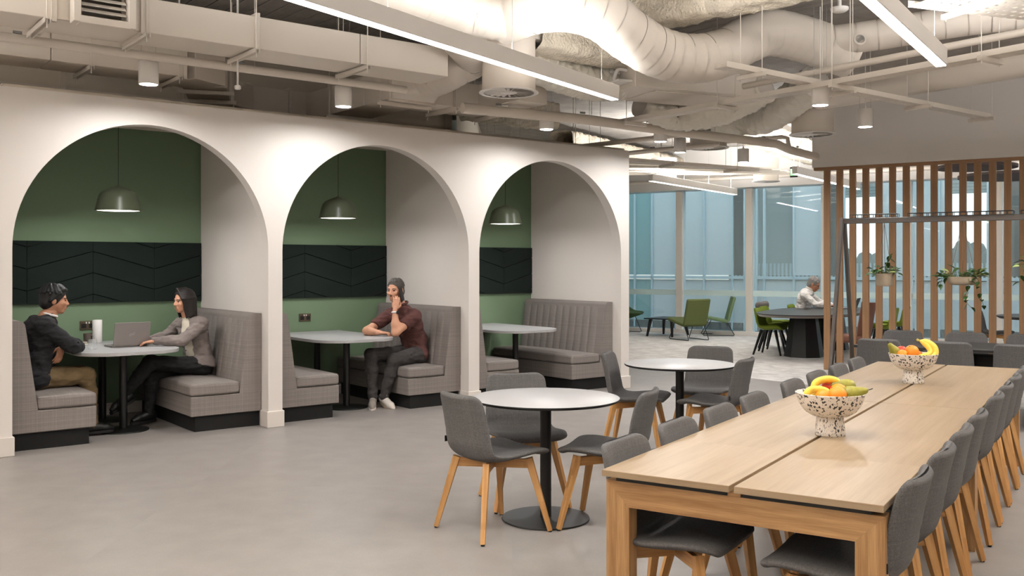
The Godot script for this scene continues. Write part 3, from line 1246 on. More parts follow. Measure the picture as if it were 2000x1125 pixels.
func bench(u0: float, side: int, who: String) -> void:
	# side 0 backs on to the left partition, side 1 on to the right one: local x runs from the partition into the booth
	var lab := "grey upholstered bench in the %s, its back to the %s" % [who, "longer wall end" if side == 0 else "lounge side"]
	if side == 0:
		lab = "grey fabric booth bench with fluted back, %s" % ["under the man in a dark blazer" if u0 < 1.0 else ("facing the man on the phone" if u0 < 4.0 else "empty, backing on to the phone man's booth")]
	else:
		lab = "grey fabric booth bench with fluted back, %s" % ["under the woman in a cardigan" if u0 < 3.0 else ("under the man on the phone" if u0 < 5.0 else "empty, beside the end pier of the arches")]
	var t := thing("booth_bench", lab, "bench", pa(u0, 0), YA)
	var g := 1.0 if side == 0 else -1.0
	var v0 := 0.165
	var v1 := 1.775
	var vc := (v0 + v1) * 0.5
	var vl := v1 - v0
	part(t, "plinth", MB.new().box(Vector3(g * 0.32, 0.073, -(vc + 0.02)), Vector3(0.64 - 0.01, 0.146, vl - 0.05), 0.003), M.black_matt)
	part(t, "seat_base", MB.new().rbox(Vector3(g * 0.344, 0.238, -vc), Vector3(0.682, 0.184, vl), 0.012), M.bench)
	part(t, "seat_cushion", MB.new().rbox(Vector3(g * 0.452, 0.388, -vc), Vector3(0.476, 0.112, vl - 0.004), 0.03, Basis.IDENTITY, 0.022), M.bench)
	# back: profile in (x, y), pushed along the depth of the booth
	var q := PackedVector2Array([Vector2(0.004, 0.325), Vector2(0.222, 0.325), Vector2(0.205, 0.46), Vector2(0.128, 1.02)])
	q.append_array(arc2(Vector2(0.075, 1.032), 0.05, 0.1, PI * 0.5, 6))
	q.append(Vector2(0.004, 1.082))
	if side == 1:
		var r := PackedVector2Array()
		for p in q:
			r.append(Vector2(-p.x, p.y))
		r.reverse()
		q = r
	part(t, "backrest", MB.new().extrude(q, -v1, -v0, Transform3D.IDENTITY, 0.75), M.bench)
	var pad := MB.new()
	var fl := func(i: float, j: float) -> Vector3:
		# one flute: i across, j up
		var y := lerpf(0.435, 1.045, j)
		var x := lerpf(0.209, 0.126, (y - 0.435) / 0.585)
		var end := 1.0 - smoothstep(0.90, 1.0, j)
		return Vector3(g * (x - 0.004 + (0.004 + 0.016 * pow(sin(PI * clampf(i, 0.0, 1.0)), 0.45)) * end), y, -(i * 0.133))
	pad.surf(fl, 10, 8, side == 1)
	var pm := pad.mesh()
	for k in 11:
		part(t, "back_flute", pm, M.bench, Vector3(0, 0, -(v0 + 0.125 + k * 0.134)))
	part(t, "cushion_piping", MB.new().tube(PackedVector3Array([Vector3(g * 0.222, 0.432, -v0 - 0.004), Vector3(g * 0.45, 0.436, -v0 - 0.006), Vector3(g * 0.676, 0.430, -v0 - 0.010), Vector3(g * 0.682, 0.430, -v0 - 0.03), Vector3(g * 0.682, 0.430, -v1 + 0.02)]), 0.004, 6), M.bench)


# ---------------------------------------------------------------- window wall and the building across the light well
func build_outside() -> void:
	var n := 0
	var step := 1.637
	var s := -6.85 - step * 3.0
	var pane := MB.new().box(Vector3(0, 1.66, 0), Vector3(step - 0.15, 3.20, 0.012)).mesh()
	var post := MB.new().box(Vector3(0, 1.62, 0.03), Vector3(0.15, 3.24, 0.12), 0.004).mesh()
	var fin := MB.new().box(Vector3(0, 1.62, -0.10), Vector3(0.13, 3.24, 0.13), 0.003).mesh()
	for k in 13:
		n += 1
		var w := Node3D.new()
		w.name = "window_%d" % n
		add_child(w)
		w.position = pt(s + step * 0.5, LW)
		w.rotation.y = YT
		w.set_meta("kind", "structure")
		part(w, "pane", pane, M.glass)
		part(w, "manifestation_band", MB.new().box(Vector3(0, 0.925, 0.008), Vector3(step - 0.15, 0.125, 0.001)), M.frost)
		part(w, "mullion", post, M.mullion, Vector3(-step * 0.5, 0, 0))
		part(w, "reflection_fin", fin, M.alu, Vector3(-step * 0.5, 0, 0))  # bluish fin modelled in place of the reflection beside the mullion
		part(w, "sill", MB.new().box(Vector3(0, 0.03, 0.0), Vector3(step, 0.06, 0.09), 0.003), M.alu)
		s += step
	struct("trim_1", MB.new().box(Vector3(-1.5, 0.045, -LW + 0.10), Vector3(21, 0.09, 0.10), 0.004), M.white_paint, OT, YT)

	# ground of the light well and the facade opposite
	var lf := 22.5
	struct("floor_light_well", MB.new().box(Vector3(-1.5, -0.4, -(LW + 3.6)), Vector3(24, 0.3, 7.0)), M.panel_dark, OT, YT)
	var b := thing("facing_building", "pale blue glass office building across the light well outside", "building", pt(0, lf, -0.3), YT)
	var kinds := [
		[-13.4, -11.9, "t"], [-11.9, -10.43, "t"], [-10.43, -9.88, "t"], [-9.88, -9.13, "b"], [-9.13, -8.28, "b"], [-8.28, -7.45, "b"], [-7.45, -7.10, "d"], [-7.10, -6.76, "d"],
		[-6.76, -6.55, "w"], [-6.55, -5.74, "w"], [-5.74, -5.03, "b"], [-5.03, -4.43, "d"], [-4.43, -3.53, "w"], [-3.53, -2.67, "b"], [-2.67, -2.13, "b"], [-2.13, -1.87, "b"], [-1.87, -1.04, "w"],
		[-1.04, -0.60, "b"], [-0.60, 0.3, "d"], [0.3, 1.4, "b"], [1.4, 2.6, "w"], [2.6, 4.2, "b"]]
	for c in kinds:
		var x0: float = c[0]
		var x1: float = c[1]
		var m: Material = M.panel_blue if c[2] == "b" else (M.panel_teal if c[2] == "t" else M.panel_dark)
		var xc := (x0 + x1) * 0.5
		if c[2] != "w":
			part(b, "facade_panel", MB.new().box(Vector3(xc, 3.1, 0), Vector3(x1 - x0 - 0.02, 2.7 + 0.35, 0.05), 0.004), m)
			part(b, "spandrel_panel", MB.new().box(Vector3(xc, 0.72, 0), Vector3(x1 - x0 - 0.02, 1.44, 0.05), 0.004), M.panel_blue if c[2] != "t" else M.panel_teal)
		else:
			part(b, "spandrel_panel", MB.new().box(Vector3(xc, 0.72, 0), Vector3(x1 - x0 - 0.02, 1.44, 0.05), 0.004), M.panel_blue)
			part(b, "window_pane", MB.new().box(Vector3(xc, 3.1, 0), Vector3(x1 - x0 - 0.02, 3.05, 0.012)), M.glass)
		part(b, "facade_mullion", MB.new().box(Vector3(x0, 2.3, 0.05), Vector3(0.05, 4.6, 0.1), 0.003), M.alu)
	part(b, "facade_rail", MB.new().box(Vector3(-4.6, 1.505, 0.05), Vector3(17.6, 0.08, 0.10), 0.004), M.alu)
	part(b, "upper_wall", MB.new().box(Vector3(-4.6, 6.0, 0), Vector3(17.6, 2.8, 0.1)), M.panel_blue)
	part(b, "base_strip", MB.new().box(Vector3(-4.6, 0.1, 0.06), Vector3(17.6, 0.3, 0.06)), M.panel_dark)
	# room behind its windows: ceiling fins, balustrade, far open side
	for k in 16:
		part(b, "ceiling_fin", MB.new().box(Vector3(-3.6, 4.20, -0.6 - 0.42 * k), Vector3(9.4, 0.22, 0.03)), M.alu if k % 3 else M.panel_grey)
	part(b, "room_wall", MB.new().box(Vector3(-6.9, 2.3, -2.2), Vector3(2.9, 4.2, 0.1)), M.panel_grey)
	part(b, "room_ceiling", MB.new().box(Vector3(-3.6, 4.42, -3.9), Vector3(9.4, 0.1, 7.4)), M.panel_grey)
	part(b, "room_floor", MB.new().box(Vector3(-3.6, 0.2, -3.9), Vector3(9.4, 0.1, 7.4)), M.panel_grey)
	var bal := MB.new()
	for k in 78:
		bal.box(Vector3(-7.6 + k * 0.11, 1.72, -0.35), Vector3(0.055, 0.36, 0.02))
	var bo := part(b, "balustrade", bal, M.alu)
	bo.set_meta("kind", "stuff")
	var hedge := MB.new()
	rng.seed = 5
	for k in 40:
		hedge.ball(Vector3(-8.0 + k * 0.24 + rng.randf_range(-0.1, 0.1), 1.4 + rng.randf_range(0.0, 0.5), -9.0 + rng.randf_range(-0.3, 0.3)), Vector3(0.4, 0.55 + rng.randf() * 0.4, 0.4), Basis.IDENTITY, 6, 9)
	var ho := part(self, "hedge", hedge, M.hedge, pt(0, lf, -0.3), Basis(Vector3.UP, YT))
	tag(ho, "dark hedge seen through the facing building's windows", "hedge")
	var wells := pt(-13.4, LW + 0.3, -0.3)
	solo("well_side_wall", MB.new().box(Vector3(0, 3.5, -2.5), Vector3(0.1, 7.0, 5.0)), M.panel_teal, "teal side wall closing the light well outside", "wall", wells, YT)


# ---------------------------------------------------------------- ceiling services
func rect_duct(t: Node3D, a: Vector3, b: Vector3, w: float, h: float, called := "duct_section") -> void:
	var d := b - a
	var q := Basis(d.normalized(), Vector3.UP, d.normalized().cross(Vector3.UP))
	part(t, called, MB.new().box((a + b) * 0.5, Vector3(d.length(), h, w), 0.004, q), M.duct)


func flange(t: Node3D, c: Vector3, along: Vector3, w: float, h: float) -> void:
	var q := Basis(along.normalized(), Vector3.UP, along.normalized().cross(Vector3.UP))
	var m := MB.new()
	m.box(c + q * Vector3(0, h * 0.5 + 0.012, 0), Vector3(0.034, 0.024, w + 0.05), 0.002, q)
	m.box(c + q * Vector3(0, -h * 0.5 - 0.012, 0), Vector3(0.034, 0.024, w + 0.05), 0.002, q)
	for s in [-1.0, 1.0]:
		m.box(c + q * Vector3(0, 0, s * (w * 0.5 + 0.012)), Vector3(0.034, h + 0.048, 0.024), 0.002, q)
	part(t, "flange", m, M.duct)


func bracket(t: Node3D, c: Vector3, along: Vector3, w: float, y: float, rod_top := 4.118) -> void:
	# channel under a duct with a threaded rod at each end
	var q := Basis(along.normalized(), Vector3.UP, along.normalized().cross(Vector3.UP))
	var m := MB.new()
	var p := Vector3(c.x, y - 0.022, c.z)
	m.box(p + Vector3(0, 0.012, 0), Vector3(0.041, 0.004, w + 0.12), 0.0, q)
	for s in [-1.0, 1.0]:
		m.box(p + q * Vector3(s * 0.018, 0, 0), Vector3(0.005, 0.036, w + 0.12), 0.0, q)
	part(t, "support_channel", m, M.paint)
	for s in [-1.0, 1.0]:
		var e := p + q * Vector3(0, 0, s * (w * 0.5 + 0.035))
		part(t, "threaded_rod", MB.new().rod(e + Vector3(0, -0.05, 0), Vector3(e.x, rod_top, e.z), 0.005, 6), M.paint)


# spiral duct: a tube whose lock seams are narrow grooves
func spiral_duct(t: Node3D, path: PackedVector3Array, r: float, every := 0.14, caps := true) -> void:
	var p := PackedVector3Array()
	var q := PackedFloat32Array()
	var next := every * 0.5
	var run := 0.0
	for i in path.size() - 1:
		var a := path[i]
		var b := path[i + 1]
		var seg := a.distance_to(b)
		if p.is_empty() or next - run > 0.012:
			p.append(a)
			q.append(r)
		while run + seg > next:
			var c := a.lerp(b, (next - run) / seg)
			var d := (b - a).normalized()
			for e in [[-0.0055, 0.0], [-0.004, 0.004], [-0.003, -0.012], [0.003, -0.012], [0.004, 0.004], [0.0055, 0.0]]:
				p.append(c + d * e[0])
				q.append(r + e[1])
			next += every
		run += seg
	p.append(path[path.size() - 1])
	q.append(r)
	part(t, "duct_tube", MB.new().tube(p, q, 40, caps), M.duct)


func flex_duct(called_label: String, pts: Array, r: float, seed_: int) -> void:
	var t := thing("flexible_duct", called_label, "duct", pts[0], 0.0, "foil wrapped flexible ducts")
	var path := spline(pts, 14)
	var nz := noise(seed_, 1.6, 3)
	var o: Vector3 = pts[0]
	var m := MB.new()
	var f := func(i: float, j: float) -> Vector3:
		var k := i * (path.size() - 1)
		var a := mini(int(k), path.size() - 2)
		var c := path[a].lerp(path[a + 1], k - a)
		var d := (path[a + 1] - path[a]).normalized()
		var x := d.cross(Vector3.UP).normalized()
		var y := x.cross(d)
		var ang := TAU * j
		var dir := x * cos(ang) + y * sin(ang)
		var rr := r * (1.0 + 0.16 * nz.get_noise_3d(dir.x * 1.2 + i * 7.0, dir.y * 1.2, dir.z * 1.2 + i * 3.0)) + 0.007 * sin(k * 2.3 + 3.0 * nz.get_noise_2d(ang * 2.0, k))
		return c + dir * rr - o
	m.surf(f, path.size() * 2, 28, true, true)
	part(t, "foil_sleeve", m, M.foil)
	for e in [0, path.size() - 1]:
		var d := (path[1] - path[0]) if e == 0 else (path[e] - path[e - 1])
		d = d.normalized()
		part(t, "collar_clip", MB.new().tube(PackedVector3Array([path[e] - o - d * 0.015, path[e] - o + d * 0.015]), r * 1.04, 28), M.paint)


func diffuser(x: float, z: float, y: float, label: String, neck_top: float, r := 0.245) -> void:
	var t := thing("ceiling_diffuser", label, "air vent", Vector3(x, y, z), 0.4, "round swirl air diffusers")
	part(t, "drum", MB.new().lathe([Vector2(r, 0.012), Vector2(r, neck_top - y), Vector2(0, neck_top - y)], 44), M.duct)
	part(t, "rim", MB.new().lathe([Vector2(r - 0.012, 0.004), Vector2(r + 0.02, 0.0), Vector2(r + 0.03, 0.006), Vector2(r + 0.028, 0.014), Vector2(r - 0.01, 0.016)], 44), M.white_paint)
	part(t, "hub", MB.new().lathe([Vector2(0.0, 0.002), Vector2(0.07, 0.002), Vector2(0.085, 0.012)], 24), M.white_paint)
	var blade := MB.new().box(Vector3(0.155, 0.012, 0), Vector3(0.155, 0.003, 0.026), 0.0, Basis(Vector3.RIGHT, 0.5)).mesh()
	for k in 22:
		part(t, "swirl_blade", blade, M.white_paint, Vector3.ZERO, Basis(Vector3.UP, TAU * k / 22.0))


func cable_tray(called: String, a: Vector3, b: Vector3, w: float, label: String) -> void:
	var d := b - a
	var t := thing(called, label, "cable tray", a, atan2(-d.z, d.x))
	var n := d.length()
	# perforated floor: strips and cross ties leave real slots
	var m := MB.new()
	var lanes := 5
	for k in lanes:
		m.box(Vector3(n * 0.5, 0, (k - (lanes - 1) * 0.5) * w / lanes), Vector3(n, 0.003, w / lanes * 0.62))
	var x := 0.02
	while x < n:
		m.box(Vector3(x, 0.0005, 0), Vector3(0.05, 0.003, w))
		x += 0.085
	part(t, "tray_floor", m, M.paint)
	for s in [-1.0, 1.0]:
		part(t, "side_flange", MB.new().box(Vector3(n * 0.5, 0.022, s * w * 0.5), Vector3(n, 0.048, 0.004)), M.paint)
	var y := 0.4
	while y < n:
		part(t, "support_channel", MB.new().box(Vector3(y, -0.022, 0), Vector3(0.041, 0.038, w + 0.16), 0.003), M.paint)
		for s in [-1.0, 1.0]:
			part(t, "threaded_rod", MB.new().rod(Vector3(y, -0.06, s * (w * 0.5 + 0.05)), Vector3(y, 4.118 - a.y, s * (w * 0.5 + 0.05)), 0.004, 5), M.paint)
		y += 1.35


func pipe(label: String, pts: Array, r: float, coupling := 0.0, group := "ceiling pipes") -> void:
	var t := thing("service_pipe", label, "pipe", pts[0], 0.0, group)
	var loc := PackedVector3Array()
	for p in pts:
		loc.append(p - pts[0])
	part(t, "pipe_run", MB.new().tube(loc, r, 16), M.duct)
	if coupling > 0.0:
		var run := coupling * 0.4
		for i in loc.size() - 1:
			var seg := loc[i].distance_to(loc[i + 1])
			while run < seg:
				var c := loc[i].lerp(loc[i + 1], run / seg)
				var d := (loc[i + 1] - loc[i]).normalized()
				part(t, "coupling", MB.new().tube(PackedVector3Array([c - d * 0.045, c - d * 0.045, c + d * 0.045, c + d * 0.045]), PackedFloat32Array([r, r * 1.28, r * 1.28, r]), 16, false), M.duct)
				part(t, "coupling_bolt", MB.new().rod(c + Vector3(0, r * 1.3, 0) - d * 0.03, c + Vector3(0, r * 1.3, 0) + d * 0.03, 0.012, 6), M.steel)
				part(t, "hanger_rod", MB.new().rod(c + d * 0.12 + Vector3(0, r, 0), Vector3(c.x, 4.118 - pts[0].y, c.z) + d * 0.12, 0.004, 5), M.paint)
				run += coupling
			run -= seg


func build_services() -> void:
	var U := Vector3(0.78780, 0, -0.61594)
	var V := Vector3(-0.61594, 0, -0.78780)
	# upper rectangular duct along the booths
	var t := thing("rectangular_duct", "long pale rectangular duct with louvred grille, hung before the arched wall", "duct", Vector3.ZERO)
	var us := [-2.5, -1.3, 0.0, 0.6, 1.48, 2.4, 3.3]
	for k in us.size() - 1:
		if k == 2:
			open_section(t)
		else:
			rect_duct(t, pa(us[k] + 0.003, -1.16, 3.377), pa(us[k + 1] - 0.003, -1.16, 3.377), 0.45, 0.254)
		if k > 0 and k != 5:
			flange(t, pa(us[k], -1.16, 3.377), U, 0.45, 0.254)
	for u in [-0.05, 0.62, 1.46, 2.45]:
		bracket(t, pa(u, -1.16), U, 0.45, 3.245)
	# grille box on its room side
	var gr := part(t, "grille_frame", grille_frame(), M.duct, pa(0.31, -1.41, 3.40), Basis(Vector3.UP, YA))
	for k in 5:
		part(gr, "louvre_blade", MB.new().box(Vector3(0, -0.072 + k * 0.042, 0.05), Vector3(0.30, 0.004, 0.05), 0.0, Basis(Vector3.RIGHT, 0.6)), M.paint)

	# second duct, over the booths, stepping back round the first arch
	t = thing("rectangular_duct", "pale rectangular duct with a cranked offset, hung above the booths", "duct", Vector3.ZERO)
	rect_duct(t, pa(-2.5, 0.30, 3.39), pa(0.30, 0.30, 3.39), 0.44, 0.28)
	rect_duct(t, pa(0.306, 0.30, 3.39), pa(1.42, 0.30, 3.39), 0.44, 0.28)
	rect_duct(t, pa(1.42, 0.30, 3.39), pa(1.78, 0.50, 3.39), 0.44, 0.28)
	rect_duct(t, pa(1.74, 0.46, 3.39), pa(2.16, 1.42, 3.39), 0.42, 0.278)
	rect_duct(t, pa(2.08, 1.34, 3.39), pa(2.55, 1.66, 3.39), 0.40, 0.276)
	rect_duct(t, pa(2.50, 1.66, 3.39), pa(3.45, 1.66, 3.39), 0.24, 0.276)
	for p in [[1.42, 0.30, U], [1.84, 0.66, U * 0.4 + V], [2.06, 1.18, U * 0.4 + V], [2.62, 1.66, U], [3.12, 1.66, U]]:
		flange(t, pa(p[0], p[1], 3.39), p[2], 0.42 if p[1] < 1.5 else 0.24, 0.28)
	for p in [[-0.6, 0.3], [0.61, 0.3], [1.36, 0.3]]:
		bracket(t, pa(p[0], p[1]), U, 0.44, 3.245)
	for p in [[1.80, 0.6], [2.02, 1.1]]:
		bracket(t, pa(p[0], p[1]), U * 0.4 + V, 0.42, 3.245)

	# branch duct coming out over the wall, turned into a round elbow
	t = thing("branch_duct", "pale square to round duct with a ribbed elbow, above the second arch", "duct", Vector3.ZERO)
	rect_duct(t, pa(3.57, 1.55, 3.355), pa(3.57, 0.2, 3.355), 0.50, 0.31)
	rect_duct(t, pa(3.57, 0.195, 3.355), pa(3.57, -0.36, 3.355), 0.50, 0.31)
	flange(t, pa(3.57, 0.95, 3.355), V, 0.50, 0.31)
	flange(t, pa(3.57, -0.34, 3.355), V, 0.50, 0.31)
	bracket(t, pa(3.57, 0.9), V, 0.50, 3.195)
	bracket(t, pa(3.57, -0.2), V, 0.50, 3.195)
	# square to round piece
	var e0 := pa(3.57, -0.36, 3.355)
	var tr := MB.new()
	var trf := func(i: float, j: float) -> Vector3:
		var a := TAU * j
		var c := cos(a)
		var s := sin(a)
		var k := 1.0 / maxf(absf(c), absf(s))
		var sq := Vector2(c * k * 0.25, s * k * 0.155)
		var ro := Vector2(c, s) * 0.185
		var q := sq.lerp(ro, i)
		return e0 - V * (i * 0.30) + U * q.x + Vector3(0, q.y + i * 0.02, 0)
	tr.surf(trf, 6, 40, false, true)
	part(t, "square_to_round", tr, M.duct)
	var ep := spline([e0 - V * 0.28 + Vector3(0, 0.02, 0), e0 - V * 0.50 + Vector3(0, 0.03, 0), e0 - V * 0.72 + U * 0.03 + Vector3(0, 0.08, 0), e0 - V * 0.90 + U * 0.10 + Vector3(0, 0.17, 0), Vector3(-0.52, 3.60, -8.02), Vector3(-0.30, 3.64, -7.95)], 8)
	spiral_duct(t, ep, 0.187, 0.075)

	# stub duct to the right of it
	t = thing("stub_duct", "short pale rectangular duct over the wall between second and third arch", "duct", Vector3.ZERO)
	rect_duct(t, pa(3.84, -0.06, 3.34), pa(4.118, -0.06, 3.34), 0.46, 0.27)
	rect_duct(t, pa(4.1186, -0.06, 3.34), pa(4.82, -0.06, 3.34), 0.46, 0.27)
	rect_duct(t, pa(4.62, -0.26, 3.34), pa(4.62, -0.98, 3.34), 0.38, 0.266)
	flange(t, pa(4.118, -0.06, 3.34), U, 0.46, 0.27)
	flange(t, pa(4.80, -0.06, 3.34), U, 0.46, 0.27)
	bracket(t, pa(4.12, -0.06), U, 0.46, 3.20)
	bracket(t, pa(4.74, -0.06), U, 0.46, 3.20)

	# big spiral duct
	t = thing("spiral_duct", "large white ribbed round duct snaking across the ceiling", "duct", Vector3.ZERO)
	var main := spline([Vector3(-0.10, 3.66, -8.22), Vector3(0.20, 3.71, -8.02), Vector3(0.5, 3.71, -7.98), Vector3(0.76, 3.65, -8.05), Vector3(1.02, 3.53, -8.28), Vector3(1.3, 3.44, -8.52), Vector3(1.62, 3.42, -8.70), Vector3(1.95, 3.51, -8.88), Vector3(2.2, 3.67, -9.08), Vector3(2.5, 3.80, -9.28), Vector3(2.9, 3.78, -9.48), Vector3(3.3, 3.68, -9.60), Vector3(3.42, 3.64, -9.62)], 10)
	spiral_duct(t, main, 0.222, 0.135)
	t = thing("spiral_duct", "round white duct running from the elbow towards the ceiling's near corner", "duct", Vector3.ZERO)
	spiral_duct(t, spline([Vector3(-2.6, 3.68, -5.7), Vector3(-1.33, 3.66, -6.89), Vector3(-0.45, 3.64, -7.86), Vector3(0.0, 3.64, -8.2)], 12), 0.185, 0.16)
	t = thing("spiral_duct", "thinner round white duct branching off towards the bulkhead", "duct", Vector3.ZERO)
	spiral_duct(t, spline([Vector3(3.1, 3.76, -9.5), Vector3(3.6, 3.80, -9.35), Vector3(4.5, 3.88, -9.0), Vector3(6.2, 3.9, -8.3)], 10), 0.15, 0.2)
	var hatch := part(t, "inspection_ring", MB.new().lathe([Vector2(0.06, 0.0), Vector2(0.06, 0.03), Vector2(0.045, 0.034), Vector2(0.043, 0.0)], 24), M.paint, Vector3(3.36, 3.72, -9.26), Basis(Vector3.RIGHT, 1.35))
	part(hatch, "damper", MB.new().box(Vector3(0, 0.02, 0), Vector3(0.086, 0.004, 0.03), 0.0, Basis(Vector3.UP, 0.8)), M.steel)
	# large plain duct beside the bulkhead
	t = thing("round_duct", "large plain beige round duct running along the bulkhead", "duct", Vector3.ZERO)
	part(t, "duct_tube", MB.new().tube(PackedVector3Array([Vector3(3.6, 3.52, -11.2), Vector3(4.5, 3.52, -9.86), Vector3(6.8, 3.52, -6.5)]), 0.16, 32), M.duct)
	for k in 4:
		var c := Vector3(3.6, 3.52, -11.2).lerp(Vector3(6.8, 3.52, -6.5), 0.12 + 0.22 * k)
		part(t, "hanger_rod", MB.new().rod(c + Vector3(0, 0.15, 0), Vector3(c.x, 4.118, c.z), 0.005, 6), M.paint)

	# sprayed beams
	for q in [[Vector3(0.15, 3.74, -8.95), Vector3(2.2, 3.74, -10.5), 0.44, "rough sprayed beam crossing behind the large ribbed duct"], [Vector3(1.05, 3.95, -9.15), Vector3(2.75, 3.95, -7.65), 0.40, "rough sprayed beam crossing in front of the large ribbed duct"], [Vector3(-2.6, 3.75, -11.6), Vector3(0.6, 3.75, -14.2), 0.35, "rough sprayed beam in the dark behind the booth ducts"], [Vector3(3.0, 3.8, -14.6), Vector3(6.4, 3.8, -19.8), 0.5, "white sprayed beam over the lounge area"], [Vector3(0.9, 3.8, -17.4), Vector3(3.8, 3.8, -22.0), 0.5, "white sprayed beam nearest the lounge armchair"]]:
		var a: Vector3 = q[0]
		var b: Vector3 = q[1]
		var d := b - a
		var nz := noise(int(a.x * 10) + 40, 2.6, 4)
		var m := MB.new()
		var len := d.length()
		var w: float = q[2]
		var f := func(i: float, j: float) -> Vector3:
			var ang := TAU * j
			var p := Vector3(i * len, sin(ang) * 0.2, cos(ang) * w * 0.5)
			var k := pow(pow(absf(cos(ang)), 4.0) + pow(absf(sin(ang)), 4.0), -0.25)
			p.y *= k
			p.z *= k
			var r := nz.get_noise_3d(p.x * 2.0, p.y * 2.0, p.z * 2.0)
			return p * Vector3(1, 1.0 + 0.16 * r, 1.0 + 0.16 * r)
		m.surf(f, int(len * 22), 40, true, true)
		solo("sprayed_beam", m, M.spray, q[3], "beam", a, atan2(-d.z, d.x))

	# fan coil unit and its flexible ducts
	t = thing("fan_coil_unit", "flat white fan coil unit hung beneath the large ribbed duct", "air unit", Vector3(1.75, 3.33, -10.2), 0.42)
	part(t, "casing", MB.new().box(Vector3(0, 0.13, 0), Vector3(1.5, 0.26, 0.8), 0.006), M.duct)
	part(t, "access_panel", MB.new().box(Vector3(0.1, -0.006, 0), Vector3(1.1, 0.012, 0.6), 0.003), M.duct)
	part(t, "valve_tray", MB.new().box(Vector3(-0.83, 0.06, 0.1), Vector3(0.16, 0.02, 0.5), 0.003), M.white_paint)
	for k in 3:
		part(t, "valve_pipe", MB.new().tube(spline([Vector3(-0.76, 0.18, 0.25 - 0.14 * k), Vector3(-0.86, 0.18, 0.25 - 0.14 * k), Vector3(-0.9, 0.10, 0.25 - 0.14 * k), Vector3(-0.9, 0.07, 0.25 - 0.14 * k)], 5), 0.018, 10), M.white_paint)
	for k in 4:
		part(t, "threaded_rod", MB.new().rod(Vector3(-0.6 + 1.2 * (k % 2), 0.26, -0.3 + 0.6 * (k / 2)), Vector3(-0.6 + 1.2 * (k % 2), 0.81, -0.3 + 0.6 * (k / 2)), 0.005, 6), M.paint)
	flex_duct("foil flexible duct slumping beside the nearest round diffuser", [Vector3(0.02, 3.56, -9.2), Vector3(0.40, 3.46, -9.5), Vector3(0.78, 3.40, -9.75), Vector3(1.1, 3.44, -10.0)], 0.17, 3)
	flex_duct("foil flexible duct curling under the fan coil unit", [Vector3(1.45, 3.36, -10.75), Vector3(1.9, 3.24, -10.95), Vector3(2.35, 3.26, -10.6), Vector3(2.7, 3.42, -10.2)], 0.15, 8)
	flex_duct("foil flexible duct dropping to the middle round diffuser", [Vector3(2.50, 3.50, -12.9), Vector3(2.85, 3.42, -12.3), Vector3(3.15, 3.38, -11.8), Vector3(3.3, 3.5, -11.3), Vector3(3.45, 3.62, -10.9)], 0.20, 11)
	diffuser(-0.03, -8.79, 3.12, "white round swirl diffuser under a drum, nearest the long linear light", 3.62)
	diffuser(2.65, -12.91, 3.12, "white round swirl diffuser under a drum, beyond the cable trays", 3.62)
	diffuser(3.64, -11.59, 3.12, "white round swirl diffuser under a drum, close to the bulkhead", 3.62)
	diffuser(2.95, -18.6, 3.22, "white round swirl diffuser under a drum, over the lounge armchair", 3.62)
	diffuser(5.1, -19.2, 3.22, "white round swirl diffuser under a drum, by the window beam", 3.7)
	solo("plenum_box", MB.new().box(Vector3(0, 0.16, 0), Vector3(0.62, 0.32, 0.62), 0.004), M.duct, "square plenum box on the nearest round diffuser", "duct", Vector3(-0.03, 3.625, -8.95), YT)

	# trays and pipes
	cable_tray("cable_tray", Vector3(1.15, 3.15, -11.05), Vector3(4.9, 3.15, -5.7), 0.16, "perforated white cable tray running from the arches towards the bulkhead corner")
	cable_tray("cable_tray", Vector3(1.75, 3.2, -8.02), Vector3(5.35, 3.2, -10.8), 0.13, "perforated white cable tray ending at the bulkhead")
	cable_tray("cable_tray", Vector3(2.95, 3.42, -6.75), Vector3(5.4, 3.42, -7.65), 0.42, "wide perforated cable tray beside the linear light over the table")
	cable_tray("cable_tray", pa(-2.5, 0.95, 3.13), pa(1.75, 0.95, 3.13), 0.10, "narrow perforated cable tray just behind the top of the arched wall")
	cable_tray("cable_tray", Vector3(-0.3, 3.05, -12.6), Vector3(3.9, 3.05, -15.3), 0.15, "perforated cable tray beyond the arched wall, under thin pipes")
	pipe("pale pipe running beside the long rectangular duct", [pa(-2.5, -0.82, 3.2), pa(2.6, -0.82, 3.2), pa(3.2, -0.82, 3.2)], 0.035, 1.7)
	pipe("thick pale pipe with couplings running past the end of the arches", [Vector3(-0.5, 3.13, -9.65), Vector3(0.81, 3.13, -10.42), Vector3(1.8, 3.13, -11.25), Vector3(3.46, 3.13, -12.5), Vector3(3.75, 3.10, -12.9), Vector3(4.35, 3.10, -13.7)], 0.055, 1.05)
	pipe("white pipe crossing above the cable tray to the bulkhead", [Vector3(2.3, 3.32, -9.5), Vector3(4.9, 3.32, -5.9)], 0.03, 2.0)
	pipe("elbowed white pipe rising beyond the middle diffuser", [Vector3(2.35, 3.22, -13.4), Vector3(3.7, 3.30, -13.1), Vector3(3.76, 3.28, -13.06), Vector3(3.78, 3.14, -13.04)], 0.03)
	pipe("thin pale pipe low above the end of the arched wall", [Vector3(-0.9, 2.95, -13.0), Vector3(1.4, 3.12, -12.2), Vector3(2.4, 3.2, -11.9)], 0.03, 1.2)
	pipe("thin pale pipe second above the end of the arched wall", [Vector3(-0.8, 2.9, -13.8), Vector3(2.0, 3.08, -12.7), Vector3(2.7, 3.12, -12.45)], 0.03, 1.2)
